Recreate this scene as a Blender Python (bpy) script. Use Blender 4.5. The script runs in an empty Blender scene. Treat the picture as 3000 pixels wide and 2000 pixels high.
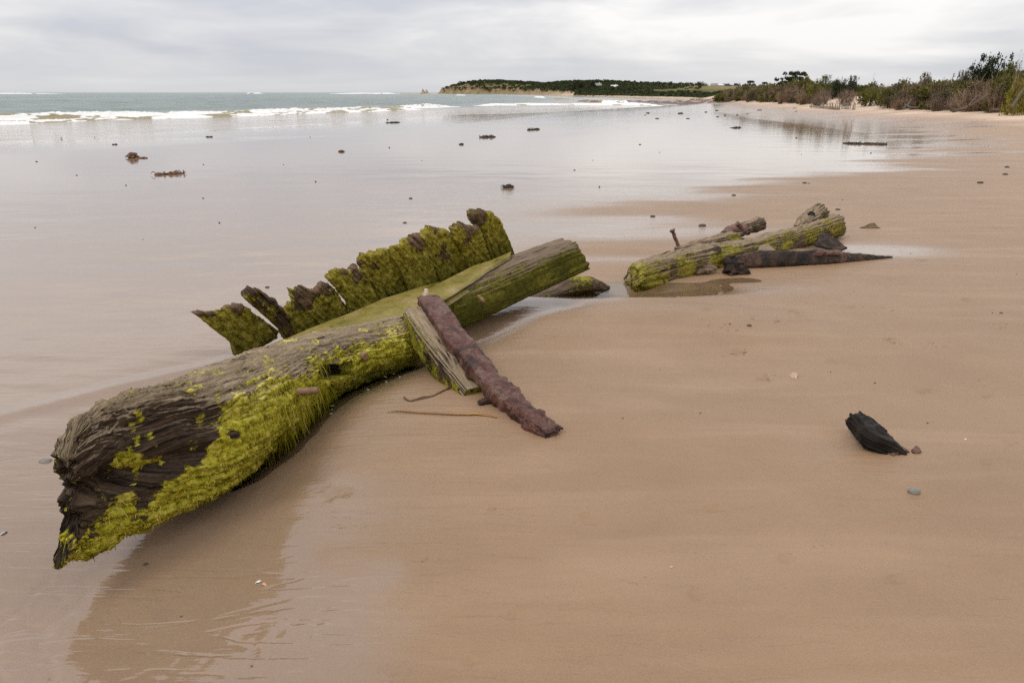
import bpy, bmesh, math, random
import numpy as np
from mathutils import Vector, Matrix

random.seed(7); RNG = np.random.default_rng(7)
SC = bpy.context.scene
COL = SC.collection
R = math.radians

# ------------------------------------------------------------------ camera
F_PX = 2298.0; PITCH = R(17.6); CAM_Z = 1.5
CT, ST = math.cos(PITCH), math.sin(PITCH)
cam = bpy.data.cameras.new("camera"); cam_o = bpy.data.objects.new("camera", cam); COL.objects.link(cam_o)
cam.sensor_width = 36.0; cam.lens = 36.0 * F_PX / 3000.0
cam.clip_start = 0.05; cam.clip_end = 20000
cam_o.location = (0, 0, CAM_Z); cam_o.rotation_euler = (math.pi / 2 - PITCH, 0, 0)
SC.camera = cam_o

# ------------------------------------------------------------------ view / render
SC.view_settings.view_transform = 'Standard'; SC.view_settings.look = 'None'
SC.view_settings.exposure = 0.0; SC.view_settings.gamma = 1.0
SC.view_settings.use_curve_mapping = False
SC.render.engine = 'CYCLES'
SC.cycles.use_denoising = False
SC.cycles.max_bounces = 5; SC.cycles.diffuse_bounces = 2; SC.cycles.glossy_bounces = 3; SC.cycles.transparent_max_bounces = 8
SC.cycles.use_adaptive_sampling = True; SC.cycles.adaptive_threshold = 0.02
SC.cycles.caustics_reflective = False; SC.cycles.caustics_refractive = False

# ------------------------------------------------------------------ sun + sky
SUN_EL, SUN_AZ = R(52), R(-128)          # azimuth from +Y towards +X
sun = bpy.data.lights.new("sun", 'SUN'); sun.energy = 1.15; sun.angle = R(18); sun.color = (1.0, 0.95, 0.88)
sun_o = bpy.data.objects.new("sun", sun); COL.objects.link(sun_o)
sd = Vector((math.sin(SUN_AZ) * math.cos(SUN_EL), math.cos(SUN_AZ) * math.cos(SUN_EL), math.sin(SUN_EL)))
sun_o.rotation_euler = sd.to_track_quat('Z', 'Y').to_euler(); sun_o.location = (-8, 4, 12)

world = bpy.data.worlds.new("World"); SC.world = world; world.use_nodes = True
def build_world():
    nt = world.node_tree; N = nt.nodes; L = nt.links; N.clear()
    def n(t, **k):
        a = N.new(t)
        for kk, v in k.items(): setattr(a, kk, v)
        return a
    def m(op, a, b=None, clamp=False):
        q = n('ShaderNodeMath', operation=op, use_clamp=clamp)
        for i, v in enumerate((a, b)):
            if v is None: continue
            if isinstance(v, (int, float)): q.inputs[i].default_value = v
            else: L.new(v, q.inputs[i])
        return q.outputs[0]
    out = n('ShaderNodeOutputWorld'); bg = n('ShaderNodeBackground')
    sky = n('ShaderNodeTexSky', sky_type='NISHITA', sun_disc=False)
    sky.sun_elevation = SUN_EL; sky.sun_rotation = SUN_AZ
    tc = n('ShaderNodeTexCoord'); sep = n('ShaderNodeSeparateXYZ'); L.new(tc.outputs['Generated'], sep.inputs[0])
    x, y, z = sep.outputs
    zz = m('MAXIMUM', z, 0.0)
    az = m('ARCTAN2', x, y)
    el = m('DIVIDE', zz, m('ADD', zz, 0.28))          # clouds shrink towards the horizon
    def cloud(sx, sz, off, detail, rough, dist=0.4):
        c = n('ShaderNodeCombineXYZ'); L.new(m('MULTIPLY', az, sx), c.inputs[0]); L.new(m('MULTIPLY', el, sz), c.inputs[1])
        c.inputs[2].default_value = off
        t = n('ShaderNodeTexNoise'); L.new(c.outputs[0], t.inputs['Vector']); t.inputs['Scale'].default_value = 1.0
        t.inputs['Detail'].default_value = detail; t.inputs['Roughness'].default_value = rough; t.inputs['Distortion'].default_value = dist
        return t.outputs['Fac']
    big = cloud(2.2, 5.0, 57.7, 5.0, 0.50, 0.7)
    fine = cloud(6.0, 17.0, 9.1, 5.0, 0.55, 0.5)
    s = m('ADD', m('MULTIPLY', big, 0.80), m('MULTIPLY', fine, 0.20))
    rmp = n('ShaderNodeValToRGB'); L.new(s, rmp.inputs[0])
    e = rmp.color_ramp.elements
    e[0].position = 0.38; e[0].color = (0.575, 0.59, 0.645, 1)
    e[1].position = 0.60; e[1].color = (0.93, 0.91, 0.895, 1)
    k = e.new(0.47); k.color = (0.70, 0.70, 0.72, 1)
    # even grey veil low over the sea
    veil = n('ShaderNodeMix', data_type='RGBA'); veil.inputs[7].default_value = (0.66, 0.67, 0.70, 1)
    vf = m('SUBTRACT', 0.80, m('MULTIPLY', zz, 19.0), True); L.new(vf, veil.inputs[0]); L.new(rmp.outputs[0], veil.inputs[6])
    # overcast sky: brighter overhead than at the horizon
    gain = m('ADD', m('MULTIPLY', m('POWER', zz, 0.7), 0.68), 1.0)
    vm = n('ShaderNodeVectorMath', operation='SCALE'); L.new(veil.outputs[2], vm.inputs[0]); L.new(gain, vm.inputs['Scale'])
    sk = n('ShaderNodeVectorMath', operation='SCALE'); L.new(sky.outputs[0], sk.inputs[0]); sk.inputs['Scale'].default_value = 0.08
    mx = n('ShaderNodeMix', data_type='RGBA'); mx.inputs[0].default_value = 0.93
    L.new(sk.outputs[0], mx.inputs[6]); L.new(vm.outputs[0], mx.inputs[7])
    L.new(mx.outputs[2], bg.inputs[0]); bg.inputs[1].default_value = 1.0
    L.new(bg.outputs[0], out.inputs[0])
build_world()
world.cycles.sampling_method = 'NONE'          # an even overcast sky needs no importance map

# ================================================================== helpers
def ray(px, py):
    u = (px - 1500.0) / F_PX; v = (1000.0 - py) / F_PX
    return np.array([u, CT + v * ST, -ST + v * CT])
def at(px, py, z=0.0):                      # point of the plane z seen at that place of the photo
    d = ray(px, py); t = (z - CAM_Z) / d[2]
    return np.array([0, 0, CAM_Z]) + d * t
def atY(px, py, Y):                         # point at distance Y
    d = ray(px, py); return np.array([0, 0, CAM_Z]) + d * (Y / d[1])
def on_plane(px, py, p0, nrm):
    d = ray(px, py); c = np.array([0, 0, CAM_Z]); t = np.dot(np.asarray(p0) - c, nrm) / np.dot(d, nrm)
    return c + d * t
def proj(P):
    P = np.asarray(P, float); x = P[..., 0]; y = P[..., 1]; z = P[..., 2] - CAM_Z
    dep = y * CT - z * ST; up = y * ST + z * CT
    return 1500 + F_PX * x / dep, 1000 - F_PX * up / dep

_perm = np.arange(256); np.random.default_rng(3).shuffle(_perm); _perm = np.concatenate([_perm, _perm, _perm])
_g = np.array([[1,1,0],[-1,1,0],[1,-1,0],[-1,-1,0],[1,0,1],[-1,0,1],[1,0,-1],[-1,0,-1],[0,1,1],[0,-1,1],[0,1,-1],[0,-1,-1],[1,1,0],[-1,1,0],[0,-1,1],[0,-1,-1]], float)
def pn(x, y, z=0.0):
    x, y, z = np.broadcast_arrays(np.asarray(x, float), np.asarray(y, float), np.asarray(z, float))
    xi = np.floor(x).astype(int); yi = np.floor(y).astype(int); zi = np.floor(z).astype(int)
    xf, yf, zf = x - xi, y - yi, z - zi; xi &= 255; yi &= 255; zi &= 255
    f = lambda t: t * t * t * (t * (t * 6 - 15) + 10)
    u, v, w = f(xf), f(yf), f(zf)
    def gr(a, b, c):
        h = _perm[_perm[_perm[xi + a] + yi + b] + zi + c] & 15; g = _g[h]
        return g[..., 0] * (xf - a) + g[..., 1] * (yf - b) + g[..., 2] * (zf - c)
    l = lambda a, b, t: a + t * (b - a)
    return l(l(l(gr(0,0,0), gr(1,0,0), u), l(gr(0,1,0), gr(1,1,0), u), v), l(l(gr(0,0,1), gr(1,0,1), u), l(gr(0,1,1), gr(1,1,1), u), v), w)
def fbm(x, y, z=0.0, o=4, g=0.5):
    s = 0; a = 1.0; k = 1.0
    for i in range(o):
        s = s + a * pn(np.asarray(x) * k + 17.3 * i, np.asarray(y) * k - 9.1 * i, np.asarray(z) * k + 5.7 * i); a *= g; k *= 2.03
    return s
def ridge(x, y, z=0.0, o=3):
    s = 0; a = 1.0; k = 1.0
    for i in range(o):
        s = s + a * (1 - 2 * np.abs(pn(np.asarray(x) * k + 3.1 * i, np.asarray(y) * k + 7.7 * i, np.asarray(z) * k))); a *= 0.5; k *= 2.1
    return s
def sst(a, b, x):
    t = np.clip((np.asarray(x, float) - a) / (b - a), 0, 1); return t * t * (3 - 2 * t)

def empty(name, loc):
    o = bpy.data.objects.new(name, None); COL.objects.link(o); o.location = [float(c) for c in loc]; o.empty_display_size = 0.1
    return o
def tag(o, label=None, cat=None, group=None, kind=None):
    if label: o["label"] = label
    if cat: o["category"] = cat
    if group: o["group"] = group
    if kind: o["kind"] = kind
    return o
def wloc(o):
    v = Vector((0, 0, 0))
    while o is not None: v = v + o.location; o = o.parent
    return np.array(v)
def mesh(name, V, faces, mat, parent=None, uv=None, attrs=None, smooth=True, origin=None):
    """faces: int array (n,4) or (n,3), or list of such arrays"""
    V = np.asarray(V, float)
    if parent is not None: off = wloc(parent)
    elif origin is not None: off = np.asarray(origin, float)
    else:
        off = np.array([(V[:,0].min()+V[:,0].max())/2, (V[:,1].min()+V[:,1].max())/2, V[:,2].min()])
    if not isinstance(faces, list): faces = [faces]
    faces = [np.asarray(f, np.int32) for f in faces if len(f)]
    me = bpy.data.meshes.new(name)
    me.vertices.add(len(V)); me.vertices.foreach_set("co", (V - off).astype(np.float32).ravel())
    li = np.concatenate([f.ravel() for f in faces]); cnt = np.concatenate([np.full(len(f), f.shape[1], np.int32) for f in faces])
    st = np.concatenate([[0], np.cumsum(cnt)[:-1]]).astype(np.int32)
    me.loops.add(len(li)); me.loops.foreach_set("vertex_index", li.astype(np.int32))
    me.polygons.add(len(cnt)); me.polygons.foreach_set("loop_start", st)
    me.polygons.foreach_set("use_smooth", np.full(len(cnt), smooth, bool))
    if uv is not None:
        l = me.uv_layers.new(name="UVMap"); l.data.foreach_set("uv", np.asarray(uv, np.float32)[li].ravel())
    for k, a in (attrs or {}).items():
        at_ = me.attributes.new(k, 'FLOAT', 'POINT'); at_.data.foreach_set("value", np.asarray(a, np.float32).ravel())
    me.update(calc_edges=True); me.validate()
    me.materials.append(mat)
    o = bpy.data.objects.new(name, me); COL.objects.link(o)
    if parent is not None: o.parent = parent
    else: o.location = [float(c) for c in off]
    return o
def grid_faces(nr, nc, wrap=False, off=0):
    i = np.arange(nr - 1)[:, None]; j = np.arange(nc if wrap else nc - 1)[None, :]; j2 = (j + 1) % nc
    return (np.stack([i * nc + j, i * nc + j2, (i + 1) * nc + j2, (i + 1) * nc + j], -1).reshape(-1, 4) + off).astype(np.int32)

def spline(P, n):                            # Catmull-Rom, rows of P may carry extra columns
    P = np.asarray(P, float); Q = np.vstack([2 * P[0] - P[1], P, 2 * P[-1] - P[-2]])
    seg = np.linalg.norm(np.diff(P[:, :3], axis=0), axis=1); cum = np.concatenate([[0], np.cumsum(seg)])
    s = np.linspace(0, cum[-1], n); k = np.clip(np.searchsorted(cum, s, 'right') - 1, 0, len(P) - 2)
    t = ((s - cum[k]) / seg[k])[:, None]
    a, b, c, d = Q[k], Q[k + 1], Q[k + 2], Q[k + 3]
    return 0.5 * (2 * b + (c - a) * t + (2 * a - 5 * b + 4 * c - d) * t * t + (3 * b - a - 3 * c + d) * t ** 3), s

def loft(ctrl, ns, nt, expo=2.6, disp=None, cut0=None, cut1=None, caps=7, capdepth=(0.0, 0.0), roll=0.0, shape=None):
    """ctrl rows: x y z half_width half_height. Returns V, F, uv, info(s, theta, normal)"""
    C, s = spline(ctrl, ns); a, b = C[:, 3], C[:, 4]; C = C[:, :3]
    T = np.gradient(C, axis=0); T /= np.linalg.norm(T, axis=1)[:, None]
    Rv = np.cross(T, [0, 0, 1.0]); Rv = np.where(np.linalg.norm(Rv, axis=1)[:, None] < 0.12, np.cross(T, [0.0, 1.0, 0.0]), Rv); Rv /= np.linalg.norm(Rv, axis=1)[:, None]; U = np.cross(Rv, T)
    th = np.linspace(0, 2 * math.pi, nt, endpoint=False)
    cx = np.sign(np.cos(th)) * np.abs(np.cos(th)) ** (2 / expo); cz = np.sign(np.sin(th)) * np.abs(np.sin(th)) ** (2 / expo)
    if roll:
        cx, cz = cx * math.cos(roll) - cz * math.sin(roll), cx * math.sin(roll) + cz * math.cos(roll)
    # capped rings: shrink towards the middle at both ends
    rows = []
    Ls = s[-1]
    for k in range(caps, 0, -1): rows.append((0, 1 - k / caps * 0.98, -1, k / caps))
    for i in range(ns): rows.append((i, 1.0, 0, 0))
    for k in range(1, caps + 1): rows.append((ns - 1, 1 - k / caps * 0.98, 1, k / caps))
    idx = np.array([r[0] for r in rows]); sc = np.array([r[1] for r in rows]); en = np.array([r[2] for r in rows]); kk = np.array([r[3] for r in rows])
    X = cx[None, :] * sc[:, None]; Z = cz[None, :] * sc[:, None]
    if shape is not None: X, Z = shape(np.repeat(s[idx][:, None], nt, 1), X, Z)
    OUT = Rv[idx][:, None, :] * (cx / np.hypot(cx, cz))[None, :, None] + U[idx][:, None, :] * (cz / np.hypot(cx, cz))[None, :, None]
    P = C[idx][:, None, :] + Rv[idx][:, None, :] * (X * a[idx][:, None])[..., None] + U[idx][:, None, :] * (Z * b[idx][:, None])[..., None]
    S = np.repeat(s[idx][:, None], nt, 1)
    TH = np.repeat(th[None, :], len(rows), 0)
    if disp is not None:
        d = disp(S, TH, P, OUT); P = P + OUT * (d * sc[:, None])[..., None]
    if cut0 is not None:
        w = np.where(S < 0.6 * Ls, cut0(X, Z, S), 0.0); P = P + T[0][None, None, :] * w[..., None]
    if cut1 is not None:
        w = np.where(S > 0.4 * Ls, cut1(X, Z, Ls - S), 0.0); P = P + T[-1][None, None, :] * w[..., None]
    # bulge / hollow of the end faces
    bump0 = np.where(en == -1, capdepth[0] * np.sqrt(kk), 0); bump1 = np.where(en == 1, capdepth[1] * np.sqrt(kk), 0)
    P = P - T[0] * bump0[:, None, None] + T[-1] * bump1[:, None, None]
    V = P.reshape(-1, 3); F = grid_faces(len(rows), nt, True)
    c0 = P[0].mean(0); c1 = P[-1].mean(0); nV = len(V); V = np.vstack([V, c0, c1])
    j = np.arange(nt); tri = np.vstack([np.stack([np.full(nt, nV), (j + 1) % nt, j], 1), np.stack([np.full(nt, nV + 1), (len(rows) - 1) * nt + j, (len(rows) - 1) * nt + (j + 1) % nt], 1)])
    rad = (a + b) / 2
    uv = np.stack([S + en[:, None] * kk[:, None] * 0.02, np.abs(((TH / (2 * math.pi)) * 2 - 1)) * math.pi * rad[idx][:, None] ], -1).reshape(-1, 2); uv = np.vstack([uv, uv[0], uv[-1]])
    Sf = np.concatenate([S.ravel(), [0, Ls]]); THf = np.concatenate([TH.ravel(), [0, 0]]); E = np.concatenate([np.repeat(np.abs(en * kk), nt), [1, 1]])
    # faces run towards +T with +theta: make normals point outwards
    return V, [F[:, ::-1], tri[:, ::-1]], uv, Sf, THf, E
def vnormals(V, F):
    N = np.zeros_like(V)
    for f in (F if isinstance(F, list) else [F]):
        a, b, c = V[f[:, 0]], V[f[:, 1]], V[f[:, 2]]; n = np.cross(b - a, c - a)
        for k in range(f.shape[1]): np.add.at(N, f[:, k], n)
    return N / np.maximum(np.linalg.norm(N, axis=1), 1e-12)[:, None]

def slab(outline, nrm, thick, jag=0.004, rough=0.004, rings=9, n=150, top_bias=None, grain=None, seed=0.0, bevel=0.35):
    """solid board from a 3D outline lying in a plane with normal nrm (towards the viewer); outline is the front edge"""
    P = np.asarray(outline, float); nrm = np.asarray(nrm, float); nrm = nrm / np.linalg.norm(nrm)
    L = np.vstack([P, P[:1]]); seg = np.linalg.norm(np.diff(L, axis=0), axis=1); cum = np.concatenate([[0], np.cumsum(seg)])
    s = np.linspace(0, cum[-1], n, endpoint=False); B = np.stack([np.interp(s, cum, L[:, k]) for k in range(3)], 1)
    c = B.mean(0); e1 = np.cross([0, 0, 1.0], nrm) if abs(nrm[2]) < 0.95 else np.array([1.0, 0, 0]); e1 /= np.linalg.norm(e1); e2 = np.cross(nrm, e1)
    q = np.stack([(B - c) @ e1, (B - c) @ e2], 1)
    area = 0.5 * np.sum(q[:, 0] * np.roll(q[:, 1], -1) - np.roll(q[:, 0], -1) * q[:, 1])
    if area < 0: q = q[::-1].copy()
    d = q / np.maximum(np.linalg.norm(q, axis=1), 1e-9)[:, None]
    j = jag * (fbm(q[:, 0] * 21 + seed, q[:, 1] * 21, seed, 5, 0.6))
    if top_bias is not None: j = j * top_bias(q)
    q = q + d * j[:, None]
    rows = []; fr = np.linspace(0, 1, rings)
    for side in (1, -1):
        R_ = []
        for i, f in enumerate(fr):
            sc = f ** 0.8
            qq = q * sc
            edge = 1 - bevel * (max(0, f - 0.8) / 0.2) ** 2
            h = thick / 2 * edge * side
            if grain is not None: gq0 = qq[:, 0] * grain[0] + qq[:, 1] * grain[1]; gq1 = -qq[:, 0] * grain[1] + qq[:, 1] * grain[0]
            else: gq0, gq1 = qq[:, 0], qq[:, 1]
            r = rough * (1.5 * fbm(gq0 * 3.5 + seed, gq1 * 32, side * 3.0 + seed, 4, 0.6) + 0.7 * fbm(qq[:, 0] * 24, qq[:, 1] * 24 + seed, side, 3))
            R_.append((qq, h + r * side))
        rows.append(R_)
    seq = rows[0] + rows[1][::-1]
    V = np.vstack([c + a[:, :1] * e1 + a[:, 1:] * e2 + (h[:, None] - thick / 2) * nrm for a, h in seq])
    Q = np.vstack([a for a, h in seq])
    F = grid_faces(len(seq), n, True)
    uv = Q if grain is None else np.stack([Q[:, 0] * grain[0] + Q[:, 1] * grain[1], -Q[:, 0] * grain[1] + Q[:, 1] * grain[0]], 1)
    return V, F, uv, Q

# ------------------------------------------------------------------ node material helper
class Mat:
    def __init__(s, name):
        s.m = bpy.data.materials.new(name); s.m.use_nodes = True; s.t = s.m.node_tree; s.N = s.t.nodes; s.L = s.t.links
        s.N.clear(); s.out = s.N.new('ShaderNodeOutputMaterial'); s.b = s.N.new('ShaderNodeBsdfPrincipled'); s.L.new(s.b.outputs[0], s.out.inputs[0])
    def n(s, t, **k):
        a = s.N.new(t)
        for kk, v in k.items(): setattr(a, kk, v)
        return a
    def put(s, v, sock):
        if isinstance(v, (int, float)): sock.default_value = v
        elif isinstance(v, tuple):
            sock.default_value = v if len(v) == len(sock.default_value) else tuple(v) + (1,)
        else: s.L.new(v, sock)
    def math(s, op, a, b=None, c=None, clamp=False):
        q = s.n('ShaderNodeMath', operation=op, use_clamp=clamp)
        for i, v in enumerate((a, b, c)):
            if v is not None: s.put(v, q.inputs[i])
        return q.outputs[0]
    def mix(s, f, a, b):
        q = s.n('ShaderNodeMix', data_type='RGBA'); s.put(f, q.inputs[0]); s.put(a, q.inputs[6]); s.put(b, q.inputs[7]); return q.outputs[2]
    def fmix(s, f, a, b):
        q = s.n('ShaderNodeMix', data_type='FLOAT'); s.put(f, q.inputs[0]); s.put(a, q.inputs[2]); s.put(b, q.inputs[3]); return q.outputs[0]
    def attr(s, name): return s.n('ShaderNodeAttribute', attribute_name=name).outputs['Fac']
    def coord(s, which='Object'): return s.n('ShaderNodeTexCoord').outputs[which]
    def pos(s): return s.n('ShaderNodeNewGeometry').outputs['Position']
    def map(s, vec, scale=(1,1,1), rot=(0,0,0), loc=(0,0,0)):
        q = s.n('ShaderNodeMapping'); s.L.new(vec, q.inputs['Vector']); q.inputs['Scale'].default_value = scale; q.inputs['Rotation'].default_value = rot; q.inputs['Location'].default_value = loc
        return q.outputs[0]
    def noise(s, vec, scale=5, detail=4, rough=0.55, dist=0.0, out='Fac'):
        q = s.n('ShaderNodeTexNoise'); s.L.new(vec, q.inputs['Vector']); q.inputs['Scale'].default_value = scale; q.inputs['Detail'].default_value = detail
        q.inputs['Roughness'].default_value = rough; q.inputs['Distortion'].default_value = dist; return q.outputs[out]
    def voro(s, vec, scale=5, feature='F1', out='Distance', rnd=1.0):
        q = s.n('ShaderNodeTexVoronoi', feature=feature); s.L.new(vec, q.inputs['Vector']); q.inputs['Scale'].default_value = scale; q.inputs['Randomness'].default_value = rnd; return q.outputs[out]
    def ramp(s, f, stops, interp='LINEAR'):
        q = s.n('ShaderNodeValToRGB'); s.L.new(f, q.inputs[0]); q.color_ramp.interpolation = interp; e = q.color_ramp.elements
        e[0].position, e[0].color = stops[0][0], tuple(stops[0][1]) + (1,); e[1].position, e[1].color = stops[-1][0], tuple(stops[-1][1]) + (1,)
        for p, c in stops[1:-1]: k = e.new(p); k.color = tuple(c) + (1,)
        return q.outputs[0]
    def step(s, f, a, b):
        q = s.n('ShaderNodeMapRange', interpolation_type='SMOOTHSTEP'); s.put(f, q.inputs[0]); q.inputs[1].default_value = a; q.inputs[2].default_value = b; return q.outputs[0]
    def bump(s, h, strength=0.3, dist=0.01, normal=None):
        q = s.n('ShaderNodeBump'); q.inputs['Strength'].default_value = strength; q.inputs['Distance'].default_value = dist; s.L.new(h, q.inputs['Height'])
        if normal is not None: s.L.new(normal, q.inputs['Normal'])
        return q.outputs[0]
    def set(s, **k):
        for kk, v in k.items():
            s.put(v, s.b.inputs[kk.replace('_', ' ')])
        return s.m

# ================================================================== materials
def make_sand():
    M = Mat("sand"); p = M.pos(); wet = M.attr('wet'); dry = M.attr('dry'); far = M.attr('far'); alg = M.attr('algae')
    lo = M.noise(p, 1.3, 4, 0.65); st = M.noise(M.map(p, (0.35, 2.2, 1)), 1.6, 3, 0.6, 0.5)
    gr = M.noise(p, 170, 2, 0.75); sp = M.noise(p, 85, 1, 0.7)
    damp = M.mix(lo, (0.226, 0.139, 0.077), (0.330, 0.211, 0.123))
    damp = M.mix(M.math('MULTIPLY', M.step(st, 0.45, 0.75), 0.45), damp, (0.370, 0.245, 0.155))
    drier = M.mix(lo, (0.60, 0.44, 0.325), (0.70, 0.535, 0.41))
    c = M.mix(dry, damp, drier)
    c = M.mix(M.math('MULTIPLY', M.attr('litter'), M.step(lo, 0.10, 0.40)), c, (0.085, 0.066, 0.038))
    c = M.mix(M.math('MULTIPLY', wet, 0.60), c, (0.245, 0.172, 0.122))
    c = M.mix(M.math('MULTIPLY', M.step(sp, 0.70, 0.78), 0.35), c, (0.12, 0.08, 0.055))
    g2 = M.math('ADD', 0.74, M.math('MULTIPLY', gr, 0.52))
    q = M.n('ShaderNodeVectorMath', operation='SCALE'); M.L.new(c, q.inputs[0]); M.L.new(g2, q.inputs['Scale']); c = q.outputs[0]
    c = M.mix(M.math('MULTIPLY', alg, M.step(sp, 0.2, 0.7)), c, (0.075, 0.075, 0.010))
    # patchy film of water on the wet flat
    stw = M.noise(M.map(p, (0.12, 1.0, 1), (0, 0, R(8))), 2.2, 2, 0.6, 0.4)
    wr = M.math('ADD', wet, M.math('MULTIPLY', M.math('SUBTRACT', stw, 0.5), 0.5))
    rg = M.fmix(M.step(wr, 0.10, 0.85), 0.50, 0.04); rg = M.fmix(dry, rg, 0.9)
    # relief: grain, soft wind/flow marks, rills (heights in metres)
    h1 = M.math('MULTIPLY', gr, M.math('MULTIPLY', M.math('SUBTRACT', 1.0, M.math('MULTIPLY', wet, 0.9)), 0.0010))
    fl = M.noise(M.map(p, (1.0, 4.5, 1), (0, 0, R(10))), 4.5, 2, 0.6, 0.8)
    h2 = M.math('MULTIPLY', fl, M.math('MULTIPLY', M.math('SUBTRACT', 1.0, M.math('MAXIMUM', far, M.math('MULTIPLY', wet, 0.78))), 0.0075))
    h3 = M.math('MULTIPLY', M.math('MULTIPLY', stw, far), 0.005)
    rn = M.noise(M.map(p, (0.55, 2.6, 1), (0, 0, R(-38))), 3.6, 2, 0.5, 0.7)
    h4 = M.math('MULTIPLY', M.math('MULTIPLY', M.attr('rill'), M.math('SUBTRACT', M.step(M.math('ABSOLUTE', M.math('SUBTRACT', rn, 0.5)), 0.0, 0.060), 1.0)), 0.0017)
    mo = M.noise(p, 13, 3, 0.62); h5 = M.math('MULTIPLY', mo, M.math('MULTIPLY', M.math('SUBTRACT', 1.0, M.math('MAXIMUM', far, M.math('MULTIPLY', wet, 0.75))), 0.0042))
    h = M.math('ADD', M.math('ADD', h1, M.math('ADD', h2, h5)), M.math('ADD', h3, h4))
    b = M.bump(h, 1.0, 1.0)
    return M.set(Base_Color=c, Roughness=rg, IOR=M.fmix(wet, 1.38, 1.64), Normal=b)
SAND = make_sand()

def make_water_film():
    M = Mat("pool_water"); N = M.N; N.remove(M.b)
    tr = M.n('ShaderNodeBsdfTransparent'); tr.inputs[0].default_value = (0.90, 0.88, 0.82, 1)
    gl = M.n('ShaderNodeBsdfGlossy'); gl.inputs['Roughness'].default_value = 0.015
    fr = M.n('ShaderNodeFresnel'); fr.inputs[0].default_value = 1.34
    p = M.pos(); b = M.bump(M.noise(M.map(p, (1, 2, 1)), 7, 2, 0.5), 0.05, 0.01)
    M.L.new(b, gl.inputs['Normal']); M.L.new(b, fr.inputs['Normal'])
    mx = M.n('ShaderNodeMixShader'); M.L.new(fr.outputs[0], mx.inputs[0]); M.L.new(tr.outputs[0], mx.inputs[1]); M.L.new(gl.outputs[0], mx.inputs[2])
    M.L.new(mx.outputs[0], M.out.inputs[0]); return M.m
POOL = make_water_film()

def make_sea():
    M = Mat("sea_water"); p = M.pos(); shal = M.attr('shallow'); foam = M.attr('foam')
    n1 = M.noise(M.map(p, (0.02, 0.008, 1)), 1.0, 4, 0.6)
    deep = M.mix(M.step(n1, 0.35, 0.65), (0.066, 0.108, 0.094), (0.125, 0.175, 0.142))
    c = M.mix(shal, deep, (0.36, 0.285, 0.21))
    wc = M.noise(M.map(p, (0.05, 0.11, 1)), 1.0, 6, 0.75)
    f = M.math('MAXIMUM', M.math('MULTIPLY', M.step(wc, 0.735, 0.77), M.math('SUBTRACT', 1.0, shal)), foam)
    c = M.mix(f, c, (0.82, 0.81, 0.79))
    w1 = M.noise(M.map(p, (0.25, 0.55, 1), (0, 0, R(20))), 1.0, 5, 0.6, 0.4)
    w2 = M.noise(M.map(p, (1.2, 2.6, 1), (0, 0, R(12))), 1.0, 4, 0.6, 0.3)
    calm = M.math('SUBTRACT', 1.0, M.math('MULTIPLY', shal, 0.75))
    b = M.bump(M.math('MULTIPLY', M.math('ADD', M.math('MULTIPLY', w1, 0.40), M.math('MULTIPLY', w2, 0.07)), calm), 1.0, 1.0)
    return M.set(Base_Color=c, Roughness=M.fmix(f, M.fmix(shal, 0.22, 0.07), 0.9), IOR=1.36, Specular_IOR_Level=M.fmix(shal, 0.34, 0.60), Normal=b)
SEA = make_sea()

def make_surf():
    M = Mat("surf"); p = M.pos(); foam = M.attr('foam')
    nf = M.noise(M.map(p, (0.8, 0.8, 1.2)), 1.3, 6, 0.7)
    f = M.step(M.math('ADD', foam, M.math('MULTIPLY', M.math('SUBTRACT', nf, 0.5), 0.9)), 0.36, 0.56)
    w = M.mix(M.noise(p, 0.8, 3), (0.26, 0.215, 0.105), (0.34, 0.29, 0.17))
    c = M.mix(f, w, (0.86, 0.85, 0.83))
    b = M.bump(M.noise(p, 3.5, 5, 0.7), 0.5, 0.12)
    return M.set(Base_Color=c, Roughness=M.fmix(f, 0.12, 0.9), IOR=1.34, Normal=b)
SURF = make_surf()

def make_foam():
    M = Mat("foam"); p = M.pos(); edge = M.attr('foam')
    nf = M.noise(M.map(p, (0.7, 0.7, 1)), 2.2, 6, 0.75)
    a = M.step(M.math('ADD', edge, M.math('MULTIPLY', M.math('SUBTRACT', nf, 0.5), 1.6)), 0.45, 0.65)
    b = M.bump(M.noise(p, 9, 4, 0.7), 0.5, 0.03)
    return M.set(Base_Color=(0.78, 0.74, 0.69), Roughness=0.8, Alpha=a, Normal=b)
FOAM = make_foam()

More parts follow.
